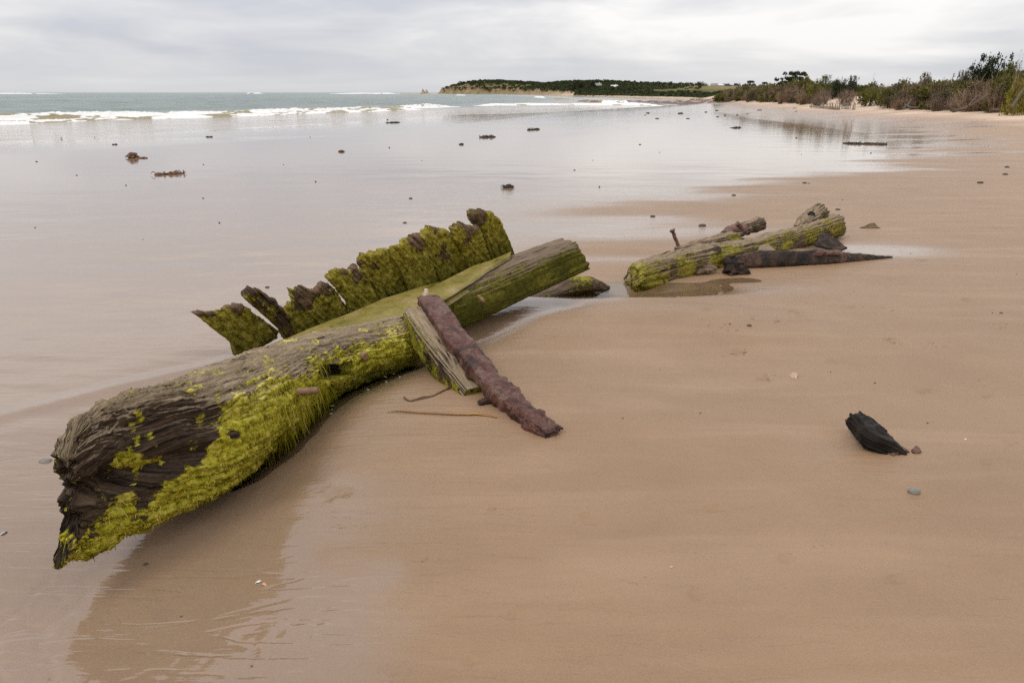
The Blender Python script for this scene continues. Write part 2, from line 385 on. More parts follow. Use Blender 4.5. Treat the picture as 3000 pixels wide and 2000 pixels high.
def make_wood(name, dark, mid, pale, alg_a=(0.045, 0.048, 0.004), alg_b=(0.19, 0.20, 0.012), alg_c=(0.40, 0.36, 0.09), wetness=0.35, grain=1.0):
    M = Mat(name); uv = M.coord('UV'); p = M.coord('Object'); alg = M.attr('algae'); bl = M.attr('bleach'); shade_dark = M.attr('deep')
    g1 = M.noise(M.map(uv, (3.0, 46, 1)), 1.0, 6, 0.65, 0.35)
    g2 = M.noise(M.map(uv, (9, 190, 1)), 1.0, 4, 0.6, 0.2)
    g = M.math('ADD', M.math('MULTIPLY', g1, 0.65), M.math('MULTIPLY', g2, 0.35))
    wc = M.ramp(g, [(0.40, dark), (0.50, mid), (0.64, tuple(x * 2.3 for x in mid))])
    wp = M.ramp(g, [(0.38, dark), (0.46, tuple(0.45 * a + 0.55 * b for a, b in zip(mid, pale))), (0.62, pale)])
    n0 = M.noise(p, 4.5, 4, 0.6)
    c = M.mix(M.step(M.math('ADD', bl, M.math('MULTIPLY', M.math('SUBTRACT', n0, 0.5), 0.7)), 0.25, 0.75), wc, wp)
    na = M.noise(M.map(uv, (14, 22, 1)), 1.0, 6, 0.7, 0.3); nb = M.noise(p, 38, 5, 0.7); ns = M.noise(p, 7.5, 5, 0.65)
    # algae colour: dark olive in hollows, lime, sun-dried yellow where it stands proud
    ac = M.ramp(M.math('ADD', M.math('MULTIPLY', nb, 0.6), M.math('MULTIPLY', na, 0.4)), [(0.36, alg_a), (0.50, alg_b), (0.63, tuple(0.55 * a + 0.45 * b for a, b in zip(alg_b, alg_c)))])
    yel = M.step(M.math('ADD', M.math('MULTIPLY', ns, 0.6), M.math('MULTIPLY', bl, 0.45)), 0.46, 0.78)
    ac = M.mix(M.math('MULTIPLY', yel, 0.8), ac, alg_c)
    ac = M.mix(M.math('MULTIPLY', shade_dark, 0.85), ac, (0.030, 0.034, 0.003))  # darker algae, including the shade painted under log and beam
    af = M.step(M.math('ADD', alg, M.math('ADD', M.math('MULTIPLY', M.math('SUBTRACT', na, 0.5), 0.55), M.math('ADD', M.math('MULTIPLY', M.math('SUBTRACT', ns, 0.5), 0.9), M.math('MULTIPLY', M.math('SUBTRACT', nb, 0.5), 0.55)))), 0.38, 0.58)
    c = M.mix(af, c, ac)
    b = M.bump(M.math('ADD', M.math('MULTIPLY', g1, 0.013 * grain), M.math('ADD', M.math('MULTIPLY', g2, 0.0040 * grain), M.math('MULTIPLY', M.math('MULTIPLY', nb, af), 0.016))), 1.0, 1.0)
    rg = M.fmix(af, M.fmix(bl, 0.45, 0.75), 0.65)
    return M.set(Base_Color=c, Roughness=rg, Normal=b, Specular_IOR_Level=0.13)
WOOD_LOG = make_wood("sea_worn_wood", (0.010, 0.006, 0.004), (0.050, 0.032, 0.020), (0.38, 0.29, 0.19), alg_a=(0.060, 0.055, 0.004), alg_b=(0.400, 0.350, 0.022), alg_c=(0.76, 0.64, 0.22))
WOOD_BEAM = make_wood("keel_wood", (0.012, 0.008, 0.005), (0.055, 0.037, 0.024), (0.235, 0.175, 0.120), alg_a=(0.045, 0.040, 0.004), alg_b=(0.235, 0.205, 0.014), alg_c=(0.50, 0.43, 0.14))
WOOD_PLANK = make_wood("mossy_plank_wood", (0.012, 0.007, 0.004), (0.062, 0.036, 0.020), (0.26, 0.165, 0.10), alg_a=(0.050, 0.038, 0.004), alg_b=(0.235, 0.190, 0.016), alg_c=(0.60, 0.49, 0.18))
WOOD_FAR = make_wood("worn_brown_wood", (0.020, 0.014, 0.009), (0.105, 0.072, 0.044), (0.34, 0.255, 0.17), alg_b=(0.28, 0.235, 0.030), alg_c=(0.42, 0.36, 0.10))
WOOD_BLACK = make_wood("charred_wood", (0.006, 0.005, 0.004), (0.022, 0.017, 0.013), (0.070, 0.058, 0.048))

def make_iron(name, a, b_, c_, spec=0.5, scale=1.0):
    M = Mat(name); p = M.coord('Object')
    n1 = M.noise(p, 7 * scale, 6, 0.72, 0.6); n2 = M.noise(p, 40 * scale, 5, 0.7); n3 = M.noise(p, 110 * scale, 3, 0.7)
    c = M.ramp(n1, [(0.38, a), (0.50, b_), (0.60, c_)])
    c = M.mix(M.math('MULTIPLY', M.step(n2, 0.45, 0.68), 0.6), c, a)
    c = M.mix(M.math('MULTIPLY', M.step(n3, 0.66, 0.74), 0.5), c, (0.34, 0.26, 0.21))
    b = M.bump(M.math('ADD', M.math('MULTIPLY', n2, 0.010), M.math('MULTIPLY', n3, 0.002)), 1.0, 1.0)
    return M.set(Base_Color=c, Roughness=M.fmix(n2, 0.32, 0.75), Normal=b, Specular_IOR_Level=spec)
RUST = make_iron("rusted_iron", (0.015, 0.007, 0.005), (0.112, 0.038, 0.024), (0.160, 0.092, 0.070), 0.45)
RUST_DARK = make_iron("dark_iron", (0.008, 0.006, 0.004), (0.034, 0.019, 0.012), (0.095, 0.050, 0.030), 0.28)
RUST_RED = make_iron("red_rust", (0.045, 0.020, 0.014), (0.13, 0.058, 0.036), (0.20, 0.10, 0.06))

def make_plain(name, a, b_, scale=20.0, rough=0.7, bumpd=0.004, spec=0.4, det=5):
    M = Mat(name); p = M.coord('Object'); n1 = M.noise(p, scale, det, 0.65)
    return M.set(Base_Color=M.ramp(n1, [(0.33, a), (0.68, b_)]), Roughness=rough, Normal=M.bump(n1, 0.5, bumpd), Specular_IOR_Level=spec)
def make_silt():
    M = Mat("algae_silt"); p = M.coord('Object'); a = M.noise(p, 4.5, 5, 0.65, 0.6); b = M.noise(p, 42, 4, 0.7); d = M.noise(M.map(p, (1, 1, 1), (0, 0, R(-38))), 9, 5, 0.7, 0.8)
    c = M.ramp(a, [(0.34, (0.125, 0.108, 0.014)), (0.50, (0.225, 0.180, 0.038)), (0.66, (0.320, 0.240, 0.105))])
    c = M.mix(M.math('MULTIPLY', M.step(b, 0.45, 0.75), 0.45), c, (0.10, 0.085, 0.012)); c = M.mix(M.math('MULTIPLY', M.step(d, 0.62, 0.70), 0.75), c, (0.030, 0.026, 0.008))
    return M.set(Base_Color=c, Roughness=M.fmix(M.step(d, 0.55, 0.66), 0.55, 0.12), Normal=M.bump(M.math('ADD', M.math('MULTIPLY', b, 0.004), M.math('MULTIPLY', a, 0.01)), 1.0, 1.0), Specular_IOR_Level=0.4)
SILT = make_silt()
PEG = make_plain("wooden_peg", (0.14, 0.075, 0.035), (0.30, 0.185, 0.095), 24, 0.55)
PEBBLE_GREY = make_plain("grey_stone", (0.15, 0.145, 0.125), (0.24, 0.225, 0.19), 40, 0.5, 0.001)
PEBBLE_DARK = make_plain("dark_stone", (0.035, 0.028, 0.02), (0.10, 0.08, 0.055), 30, 0.55, 0.002)
SHELL = make_plain("shell", (0.62, 0.55, 0.46), (0.80, 0.74, 0.66), 50, 0.4, 0.001)
SHELL_OR = make_plain("orange_shell", (0.50, 0.20, 0.09), (0.75, 0.45, 0.28), 60, 0.35, 0.001)
KELP = make_plain("kelp", (0.05, 0.022, 0.010), (0.17, 0.075, 0.025), 14, 0.35, 0.002)
KELP_OR = make_plain("orange_kelp", (0.22, 0.095, 0.025), (0.36, 0.19, 0.05), 10, 0.35, 0.002)
WEED_DARK = make_plain("dark_weed", (0.012, 0.010, 0.006), (0.055, 0.032, 0.012), 30, 0.5, 0.01)
REEF = make_plain("weedy_reef", (0.06, 0.028, 0.016), (0.17, 0.080, 0.042), 1.2, 0.6, 0.05)
STAKE = make_plain("grey_timber", (0.16, 0.135, 0.10), (0.36, 0.31, 0.24), 6, 0.8, 0.004)
DRIFT = make_plain("driftwood", (0.05, 0.036, 0.025), (0.14, 0.105, 0.072), 6, 0.8, 0.01)
WALLW = make_plain("white_wall", (0.66, 0.65, 0.62), (0.78, 0.77, 0.75), 1, 0.8, 0.001)
ROOFW = make_plain("pale_roof", (0.60, 0.61, 0.62), (0.74, 0.75, 0.76), 1, 0.5, 0.001)
ROOFG = make_plain("grey_roof", (0.20, 0.19, 0.18), (0.30, 0.28, 0.27), 1, 0.6, 0.001)
GLASS = make_plain("window_glass", (0.03, 0.035, 0.04), (0.07, 0.075, 0.08), 1, 0.15, 0.0005)
ROCKW = make_plain("pale_sandstone", (0.25, 0.185, 0.12), (0.48, 0.38, 0.27), 0.35, 0.9, 0.2)

def make_leaf(name, a, b_, c_, trans=0.38):
    M = Mat(name); v = M.attr('tone')
    c = M.ramp(v, [(0.0, a), (0.5, b_), (1.0, c_)])
    rnd = M.n('ShaderNodeObjectInfo').outputs['Random']
    q = M.n('ShaderNodeHueSaturation'); M.put(c, q.inputs['Color']); M.L.new(M.math('ADD', 0.8, M.math('MULTIPLY', rnd, 0.4)), q.inputs['Value'])
    M.N.remove(M.b); d = M.n('ShaderNodeBsdfDiffuse'); t = M.n('ShaderNodeBsdfTranslucent'); M.L.new(q.outputs[0], d.inputs[0]); M.L.new(q.outputs[0], t.inputs[0])
    mx = M.n('ShaderNodeMixShader'); mx.inputs[0].default_value = trans; M.L.new(d.outputs[0], mx.inputs[1]); M.L.new(t.outputs[0], mx.inputs[2]); M.L.new(mx.outputs[0], M.out.inputs[0]); return M.m
LEAF_OLIVE = make_leaf("olive_foliage", (0.065, 0.066, 0.018), (0.135, 0.135, 0.034), (0.230, 0.215, 0.070))
LEAF_DARK = make_leaf("dark_foliage", (0.022, 0.030, 0.016), (0.048, 0.058, 0.030), (0.085, 0.092, 0.045))
LEAF_YEL = make_leaf("yellow_green_foliage", (0.100, 0.085, 0.018), (0.200, 0.170, 0.036), (0.300, 0.250, 0.065))
LEAF_GREY = make_leaf("grey_foliage", (0.075, 0.060, 0.040), (0.155, 0.125, 0.082), (0.240, 0.195, 0.140))
TWIG = make_leaf("dry_twigs", (0.130, 0.085, 0.055), (0.260, 0.180, 0.120), (0.400, 0.290, 0.200))
TWIG_PALE = make_leaf("pale_dry_twigs", (0.140, 0.100, 0.075), (0.270, 0.200, 0.150), (0.400, 0.315, 0.245))
BARK = make_plain("bark", (0.030, 0.022, 0.016), (0.085, 0.065, 0.048), 8, 0.9, 0.01)
ALGAE = make_leaf("algae_strands", (0.070, 0.062, 0.004), (0.400, 0.350, 0.020), (0.76, 0.64, 0.20))
WOODS = make_leaf("headland_scrub", (0.030, 0.038, 0.022), (0.058, 0.070, 0.034), (0.110, 0.120, 0.055))

def make_land():
    M = Mat("land"); p = M.pos(); cl = M.attr('cliff'); sandy = M.attr('sandy')
    n1 = M.noise(M.map(p, (1, 0.35, 1)), 0.025, 5, 0.6); n2 = M.noise(p, 0.35, 5, 0.7)
    field = M.ramp(n1, [(0.36, (0.095, 0.098, 0.030)), (0.50, (0.140, 0.128, 0.042)), (0.64, (0.220, 0.160, 0.080))])
    cliff = M.ramp(M.noise(M.map(p, (0.12, 0.12, 0.5)), 1.0, 5, 0.65), [(0.3, (0.13, 0.088, 0.055)), (0.5, (0.26, 0.18, 0.11)), (0.7, (0.38, 0.285, 0.18))])
    cliff = M.mix(M.step(n2, 0.52, 0.66), cliff, (0.06, 0.06, 0.03))
    c = M.mix(cl, field, cliff); c = M.mix(sandy, c, (0.55, 0.41, 0.29))
    return M.set(Base_Color=c, Roughness=0.95, Normal=M.bump(n2, 0.6, 0.4), Specular_IOR_Level=0.1)
LAND = make_land()

# ================================================================== the beach
SEA_Z = -0.30
_shore = [(-2600, 900, None)]
def _px(l, z): return np.array([at(x, y, z) for x, y in l])
SH = _px([(0, 414), (500, 386), (1000, 359), (1300, 338), (1600, 327), (1950, 315), (2100, 311)], SEA_Z)
SHY = np.concatenate([[-40, 0], SH[:, 1], [150, 240, 330, 500, 915, 1000]])
SHX = np.concatenate([[-95, -55], SH[:, 0], [34, 47, 43, 31, 1, -97]])
def xs(y): return np.interp(y, SHY, SHX)
DY = [-40, 0, 41, 50, 79, 120, 150, 240, 330, 500, 915, 1000]; DX = [30, 28, 26, 24.5, 26.5, 31, 37, 50, 46, 34, 4, -94]
def xd(y): return np.interp(y, DY, DX)
def wetline(y): return np.interp(y, [-10, 0, 2, 4, 8, 12.6, 16, 25, 40, 70, 110, 200], [-1.1, -1.0, -0.75, -0.5, 0.4, 3.8, 7.4, 14.2, 20.5, 24, 28, 34])

LOGC = np.array([[-1.225, 2.16, 0.360], [-1.215, 2.5, 0.305], [-1.195, 3.2, 0.165], [-1.03, 3.95, 0.105], [-0.66, 4.46, 0.070]])
_lc, _ = spline(LOGC, 60)
def logdist(x, y):
    d = np.full(np.shape(x), 9.0); sd_ = np.zeros(np.shape(x))
    for a in _lc: d = np.minimum(d, np.hypot(x - a[0], y - a[1]))
    return d
def ground(x, y):
    a, b = xs(y), xd(y); d = (x - a) / np.maximum(b - a, 3.0)
    z = np.interp(d, [-1.2, -0.25, 0, 0.30, 0.5, 0.72, 0.82, 0.92, 1.0], [-4.0, -1.2, SEA_Z, -0.07, 0.0, 0.0, 0.10, 0.30, 0.55])
    far = sst(60, 150, y); z = np.where(d > 0.3, z * (1 - far) + (0.18 + 0.2 * np.clip(d, 0, 1.1)) * far * (d > 0.3), z)
    up = np.clip(x - b, 0, None); crest = 0.72 + 0.35 * pn(y * 0.07, 3.3) + 0.3 * pn(y * 0.23, 8.1)
    z = z + np.where(x > b, crest * sst(0.0, 3.6 + 1.2 * pn(y * 0.11, 1.7), up) + 0.02 * up / (1 + 0.05 * up) * (1 + 0.5 * pn(x * 0.2, y * 0.2)), 0)
    near = 1 - sst(9, 22, np.hypot(x, y))
    z = z + 0.010 * near * fbm(x * 0.55, y * 0.9, 1.3, 3) + 0.0025 * near * fbm(x * 3.1 + 0.5 * y, y * 7.0, 4.4, 2)
    # mound of sand to landward of the wreck, hollows scoured round the timbers
    z = z + 0.085 * np.exp(-((y - 5.25 + 0.12 * x) / 0.50) ** 2) * sst(-0.35, 0.25, x) * (1 - sst(1.3, 2.5, x))
    z = z + 0.030 * np.exp(-((x - 0.1) / 0.9) ** 2 - ((y - 3.9) / 0.9) ** 2)
    bt = np.clip(((x + 0.45) * 0.78 + (y - 4.85) * 0.62) / 1.05, 0, 1); bdx = x + 0.45 - bt * 0.82; bdy = y - 4.85 - bt * 0.65
    z = z - 0.125 * np.exp(-(bdx ** 2 + bdy ** 2) / 0.22 ** 2) * (1 - 0.5 * bt)
    ld = logdist(x, y); z = z - 0.075 * np.exp(-(ld / 0.29) ** 2) * sst(2.5, 3.3, y)
    z = z - 0.055 * np.exp(-((x + 1.62) / 0.36) ** 2 - ((y - 3.6) / 0.8) ** 2)
    z = z - 0.018 * np.exp(-((x + 1.05) / 0.35) ** 2 - ((y - 2.2) / 0.6) ** 2)
    z = z + 0.018 * np.exp(-((x + 2.15 - (y - 3.9) * 0.9) / 0.10) ** 2 - ((y - 3.95) / 0.55) ** 2)
    z = z - 0.105 * np.exp(-(((x - 0.85) / 0.85) ** 2 + ((y - 6.12 - 0.05 * x) / 0.26) ** 2) ** 1.4)
    z = z - 0.035 * np.exp(-((x - 1.95) / 0.45) ** 2 - ((y - 6.55) / 0.20) ** 2)
    z = z - 0.030 * np.exp(-((x - 1.48) / 0.16) ** 2 - ((y - 3.26) / 0.10) ** 2)
    z = z + 0.007 * sst(-0.04, 0.04, y - 3.30 - 0.05 * np.sin(x * 4) + 0.03 * x) * sst(0.05, 0.3, x) * (1 - sst(1.2, 1.8, x)) * (1 - sst(3.4, 4.4, y))
    z = z + 0.03 * np.exp(-((x - 2.9) / 0.5) ** 2 - ((y - 7.55) / 0.25) ** 2)
    return z
def gz(x, y): return float(ground(np.array([float(x)]), np.array([float(y)]))[0])
def on_ground(px, py):
    z = 0.0
    for _ in range(5):
        p = at(px, py, z); z = min(0.35 * z + 0.65 * gz(p[0], p[1]), 0.75)
    return at(px, py, z)

def build_beach():
    ys = np.concatenate([np.linspace(-6, 1.1, 24), np.exp(np.linspace(math.log(1.15), math.log(175), 780))])
    us = np.linspace(-1.3, 1.3, 760)
    Y = np.repeat(ys[:, None], len(us), 1); X = us[None, :] * (np.maximum(Y, 0) + 2.0)
    Z = ground(X, Y)
    # shallow marks: old prints, half-filled burrows, the dimples left by shells
    gd = np.random.default_rng(31); marks = [(2070, 945, 34), (2330, 922, 36), (2345, 940, 30), (2205, 958, 24), (2280, 965, 26), (2490, 900, 34), (2610, 998, 40), (2240, 1112, 40), (2160, 1038, 40), (2440, 1060, 30), (2705, 1145, 40), (2890, 1160, 34), (2890, 1358, 36), (2960, 1300, 40), (2085, 1492, 46), (1712, 1510, 40), (1440, 1496, 36), (1000, 1440, 60), (960, 1452, 40), (1500, 1800, 46), (2040, 1740, 50), (1380, 1935, 50), (1150, 1965, 46), (2300, 1640, 50), (2620, 1700, 44), (2430, 820, 36), (1960, 870, 40), (2100, 830, 40), (2700, 760, 30), (2830, 880, 34)]
    for (mx, my, mw) in marks:
        c = at(mx, my, 0.0); r = 0.5 * mw * (c[1] * CT + CAM_Z * ST) / F_PX; a = gd.uniform(-0.6, 0.6); i0, i1 = np.searchsorted(ys, [c[1] - 5 * r, c[1] + 5 * r]); dx, dy = X[i0:i1] - c[0], Y[i0:i1] - c[1]
        p_, q_ = dx * math.cos(a) + dy * math.sin(a), -dx * math.sin(a) + dy * math.cos(a); rr = (p_ / r) ** 2 + (q_ / (0.75 * r)) ** 2
        Z[i0:i1] += r * (-0.42 * np.exp(-rr) + 0.22 * np.exp(-((np.sqrt(rr) - 1.35) / 0.4) ** 2) * (0.5 + 0.5 * np.tanh(q_ / r * 2))) * (1 + 0.6 * fbm(dx / r * 1.2, dy / r * 1.2, mx * 0.1, 3))
    w = wetline(Y); nz = fbm(X * 0.25, Y * 0.8, 2.2, 4)
    wid = 0.5 + 0.10 * Y
    wet = sst(1.0, -1.0, (X - w + nz * wid * 1.4) / wid)
    # drier bars lying across the flat, wetter seeps in the hollows
    bar = np.exp(-((Y - 10.2 - 0.25 * X) / 0.7) ** 2) * sst(-1.0, 1.5, X) * 0.8
    wet = wet * (1 - bar)
    wet = np.maximum(wet, 0.75 * np.exp(-((Y - 8.6 - 0.12 * X) / 0.55) ** 2) * sst(-1.5, 0.2, X) * (1 - sst(1.2, 4.5, X)))
    wet = np.maximum(wet, 0.9 * np.exp(-(((X - 1.0) / 1.2) ** 2 + ((Y - 6.15) / 0.35) ** 2)))
    wet = np.maximum(wet, 0.85 * np.exp(-(((X - 3.6) / 0.8) ** 2 + ((Y - 7.75) / 0.4) ** 2)))
    wet = np.maximum(wet, 0.9 * np.exp(-(logdist(X, Y) / 0.5) ** 2))
    wet = np.maximum(wet, sst(1.0, 0.62, np.hypot((X + 0.95) / 0.72, (Y - 1.85) / 0.95) + 0.25 * fbm(X * 2.2, Y * 2.2, 8.0, 3)))
    d = (X - xs(Y)) / np.maximum(xd(Y) - xs(Y), 3)
    dry = sst(0.80, 0.97, d + 0.05 * pn(X * 0.3, Y * 0.3))
    dry = np.maximum(dry, 0.22 * sst(0.66, 0.85, d))
    rill = np.exp(-(((X + 0.72) / 0.50) ** 2 + ((Y - 1.95) / 0.36) ** 2)) + 0.8 * np.exp(-(((X + 1.35) / 0.4) ** 2 + ((Y - 1.7) / 0.5) ** 2))
    far = sst(7, 16, Y); rill = np.clip(rill, 0, 1)
    wx, wy = X + 0.16 * fbm(X * 2.6, Y * 2.6, 5.0, 3), Y + 0.16 * fbm(X * 2.6, Y * 2.6, 9.0, 3); rv = np.abs(pn(wx * 5.0 + wy * 2.0, wy * 2.2 - wx * 1.5, 2.2)); rv2 = np.abs(pn(wx * 9.0 - wy * 3.0, wy * 5.0 + wx * 2, 7.2))
    Z = Z - rill * (0.0065 * (1 - sst(0.0, 0.085, rv)) + 0.0035 * (1 - sst(0, 0.09, rv2))) * sst(-0.15, 0.15, pn(X * 1.7, Y * 1.7, 3.0))
    alg = 0.95 * np.exp(-(((X + 0.80 - 0.55 * (Y - 3.95)) / 0.15) ** 2) - ((Y - 3.95) / 0.55) ** 2)
    V = np.stack([X, Y, Z], -1).reshape(-1, 3)
    o = mesh("beach_sand", V, grid_faces(len(ys), len(us)), SAND, attrs=dict(wet=wet, dry=dry, far=far, algae=alg, rill=np.clip(rill + 0.5 * np.exp(-(((X + 2.3) / 0.8) ** 2 + ((Y - 2.4) / 1.0) ** 2)) + 0.10 * (X > -0.3) * sst(9, 5, Y), 0, 1), litter=sst(2.2, 4.5, X - xd(Y) + 1.5 * pn(X * 0.4, Y * 0.4))), origin=(0, 0, 0))
    tag(o, kind="structure")
build_beach()
def water_sheet(name, x0, x1, y0, y1, z):
    V = np.array([[x0, y0, z], [x1, y0, z], [x1, y1, z], [x0, y1, z]]); tag(mesh(name, V, np.array([[0, 1, 2, 3]]), POOL), kind="structure")
water_sheet("tide_pool", -2.35, -0.35, 2.45, 4.75, -0.034)
water_sheet("tide_pool", -0.15, 2.3, 5.72, 6.75, -0.030)

# ================================================================== the sea
def build_sea():
    ys = np.exp(np.linspace(math.log(24), math.log(9000), 520)); us = np.linspace(-1.7, 1.3, 420)
    Y = np.repeat(ys[:, None], len(us), 1); X = us[None, :] * (Y + 2)
    off = xs(np.minimum(Y, 1000)) - X                     # metres out from the water's edge
    sw = sst(8, 60, off)
    Z = SEA_Z + sw * (0.16 * np.sin((Y * 0.45 - X * 0.85) * 0.42 + 2.2 * pn(X * 0.02, Y * 0.02)) + 0.22 * fbm(X * 0.09, Y * 0.16, 0.7, 3)) * (1 - 0.6 * sst(300, 900, Y))
    Z = Z + (1 - sw) * 0.012 * fbm(X * 0.2, Y * 0.4, 3.0, 2)
    shal = 1 - sst(4, 42, off + 5 * pn(X * 0.06, Y * 0.06))
    V = np.stack([X, Y, Z], -1).reshape(-1, 3)
    tag(mesh("sea", V, grid_faces(len(ys), len(us)), SEA, attrs=dict(shallow=shal, foam=np.zeros(X.size)), origin=(0, 0, 0)), kind="structure")
build_sea()

def wave(name, pts, H, back, front, n, m, seed, gaps=0.0, mat=None, z0=SEA_Z, taper=0.12, foambase=0.55):
    """one breaker along pts (x, y), its face towards the beach; unbroken green shoulders where gaps > 0"""
    P = np.array(pts, float); P = np.hstack([P, np.zeros((len(P), 1))]); C, s = spline(P, n); C = C[:, :2]; Ls = s[-1]
    T = np.gradient(C, axis=0); T /= np.linalg.norm(T, axis=1)[:, None]; Nn = np.stack([T[:, 1], -T[:, 0]], 1)   # towards the beach
    if Nn[n // 2] @ np.array([0.75, -0.65]) < 0: Nn = -Nn
    t = np.linspace(-1, 1, m); t = np.sign(t) * np.abs(t) ** 1.5
    q = np.where(t < 0, t * back, t * front)
    wob = 0.35 * front * fbm(s / (7 * H + 2), seed, 0, 3)
    A = H * (0.75 + 0.5 * (0.5 + 0.8 * fbm(s / (22 * H), seed + 4, 0, 2))); A = A * sst(0, taper, s / Ls) * sst(0, taper, 1 - s / Ls)
    QQ = q[None, :] + 0 * s[:, None]; SS = s[:, None] + 0 * q[None, :]
    prof = np.where(QQ < 0, np.exp(-(QQ / (0.42 * back)) ** 2), np.exp(-np.abs(QQ / (0.38 * front)) ** 1.6))
    g = sst(-0.15, 0.30, fbm(s / (9 * H + 1), seed + 9, 0, 3) + 0.32 - gaps)     # 1 = broken, white
    br = sst(-0.22, 0.22, fbm(SS / (9 * H + 1), QQ / (2.2 * H) + seed, seed + 9, 4, 0.6) + 0.30 - gaps + 0.22 * (QQ > 0))
    foam = br * sst(-0.16 * back, 0.03 * back, QQ + 0.12 * back * fbm(SS / (1.5 * H), seed, 2.0, 3)) * (1 - 0.5 * sst(0.55 * front, front, QQ)) * foambase * 1.6
    lump = fbm(SS / (1.3 * H), QQ / (1.1 * H), seed, 4, 0.6)
    Z = z0 - 0.10 * H + A[:, None] * prof * (1.1 + 0.14 * br * lump) + 0.10 * H * br * np.clip(lump, 0, 1) * sst(-0.2 * back, 0, QQ) * (prof > 0.05)
    W = C[:, None, :] + Nn[:, None, :] * (QQ + wob[:, None])[..., None]
    V = np.concatenate([W, Z[..., None]], -1).reshape(-1, 3)
    F = grid_faces(n, m); nr = np.cross(V[F[0, 1]] - V[F[0, 0]], V[F[0, 2]] - V[F[0, 0]])
    if nr[2] < 0: F = F[:, ::-1]
    return mesh(name, V, F, mat or SURF, attrs=dict(foam=np.clip(foam, 0, 1)))
def _p2(l): return [tuple(at(x, y, SEA_Z)[:2]) for x, y in l]
_main = _p2([(-700, 372), (0, 353), (250, 346), (480, 340), (700, 335), (900, 329), (1100, 322), (1250, 316), (1330, 312)])
for w_, a_ in ((("breaking_wave", _main, 0.38, 6.0, 1.1, 900, 44, 2.3, 0.30), {}),
               (("breaking_wave", _p2([(-300, 380), (120, 361), (330, 352), (700, 341), (1000, 330), (1270, 321)]), 0.20, 2.4, 0.8, 700, 24, 7.9, 0.46), {}),
               (("breaking_wave", _p2([(1380, 310), (1500, 309), (1700, 308), (1850, 308), (1955, 311)]), 0.26, 2.4, 1.4, 500, 24, 5.1, 0.20), {}),
               (("breaking_wave", _p2([(1760, 305), (1800, 304), (1850, 304)]), 0.55, 3.0, 2.0, 120, 20, 1.1, -0.2), {})):
    tag(wave(*w_, **a_), kind="structure")
for pl, H, sd_ in (([(-260, 276.5), (-60, 276.0), (100, 275.6), (210, 275.4)], 1.3, 3.3), ([(715, 274.6), (775, 274.6)], 1.4, 1.2), ([(945, 275.2), (1040, 275.3), (1100, 275.2), (1190, 275.4)], 1.3, 6.6), ([(1150, 277), (1330, 277.6)], 0.8, 4.4), ([(1330, 281), (1370, 281)], 0.6, 2.4), ([(1610, 291.5), (1680, 292)], 0.35, 8.4), ([(1690, 295.5), (1790, 296.5)], 0.35, 5.4), ([(1560, 287), (1600, 287)], 0.5, 7.4)):
    tag(wave("breaking_wave", _p2(pl), H, H * 3, H * 2, 160, 14, sd_, -0.05, taper=0.3), kind="structure")
def swash(pts, width, seed, z=0.012):
    P = np.array(_p2(pts)); P = np.hstack([P, np.zeros((len(P), 1))]); n, m = 700, 9; C, s = spline(P, n); C = C[:, :2]
    T = np.gradient(C, axis=0); T /= np.linalg.norm(T, axis=1)[:, None]; Nn = np.stack([T[:, 1], -T[:, 0]], 1)
    q = np.linspace(-0.5, 0.5, m) * width; wob = width * 0.9 * fbm(s / 3.0, seed, 0, 4)
    W = C[:, None, :] + Nn[:, None, :] * (q[None, :] + wob[:, None])[..., None]
    Zg = np.maximum(ground(W[..., 0], W[..., 1]), SEA_Z + 0.012) + z + 0.02 * (1 - (2 * q / width) ** 2)[None, :]
    V = np.concatenate([W, Zg[..., None]], -1).reshape(-1, 3)
    foam = (0.62 * (1 - np.abs(2 * q / width) ** 2))[None, :] * (0.75 + 0.6 * fbm(s / 9, seed + 3, 0, 3))[:, None]
    tag(mesh("foam_line", V, grid_faces(n, m), FOAM, attrs=dict(foam=foam)), kind="structure")
swash([(-300, 397), (0, 387), (300, 374), (600, 361), (900, 349), (1150, 341), (1330, 332)], 0.55, 1.5)
swash([(-300, 421), (0, 410), (300, 398), (600, 385), (850, 372), (1050, 362)], 0.45, 4.5)
swash([(1000, 338), (1150, 333), (1350, 328), (1500, 321), (1700, 316), (1960, 314)], 0.5, 8.5)

# ================================================================== land behind the bay
def land_h(x, y):
    yy = np.clip(y, 120, 1000); d = x - xd(yy) - 60 * np.clip((y - 1000) / 60, 0, 3) * (y > 1000)
    hc = np.interp(yy, [120, 240, 420, 560, 700, 900, 1000], [1.0, 0.45, 0.7, 4.2, 7.0, 8.0, 8.5])
    n = fbm(x * 0.02, y * 0.02, 1.1, 4); rag = 7 * fbm(x * 0.05, y * 0.05, 6.0, 3) * sst(350, 600, y)
    dd = d + rag - 3
    cl = hc * (0.65 * sst(0, 4, dd) + 0.35 * sst(3, 26, dd))
    cl = cl * (1 - 0.55 * sst(50, 200, d))
    inland = np.interp(d, [0, 40, 200, 700], [0, 0.4, 3.2, 4.4]) * sst(250, 420, y) + 0.6 * n * sst(0, 30, d)
    hill = 5.2 * np.exp(-((x + 25) / 62) ** 2 - ((y - 1010) / 120) ** 2) + 2.6 * np.exp(-((x - 70) / 60) ** 2 - ((y - 800) / 120) ** 2)
    z = SEA_Z - 1.2 + sst(-8, 0, dd) * 1.6 + cl + inland * (dd > 0) + hill * sst(0, 40, dd)
    z = np.where(z > 0, z * (1 - 0.75 * sst(0.30, 0.42, x / np.maximum(y, 1))), z)
    z = np.where(y > 1000, z - 30 * sst(1030, 1120, y) * (x < 40) , z)
    return z, sst(0, 2, dd) * (1 - sst(9, 24, dd)) * sst(430, 560, y), sst(-8, -1, dd) * (1 - sst(0.5, 4, dd)) * (1 - 0.7 * sst(500, 640, y))
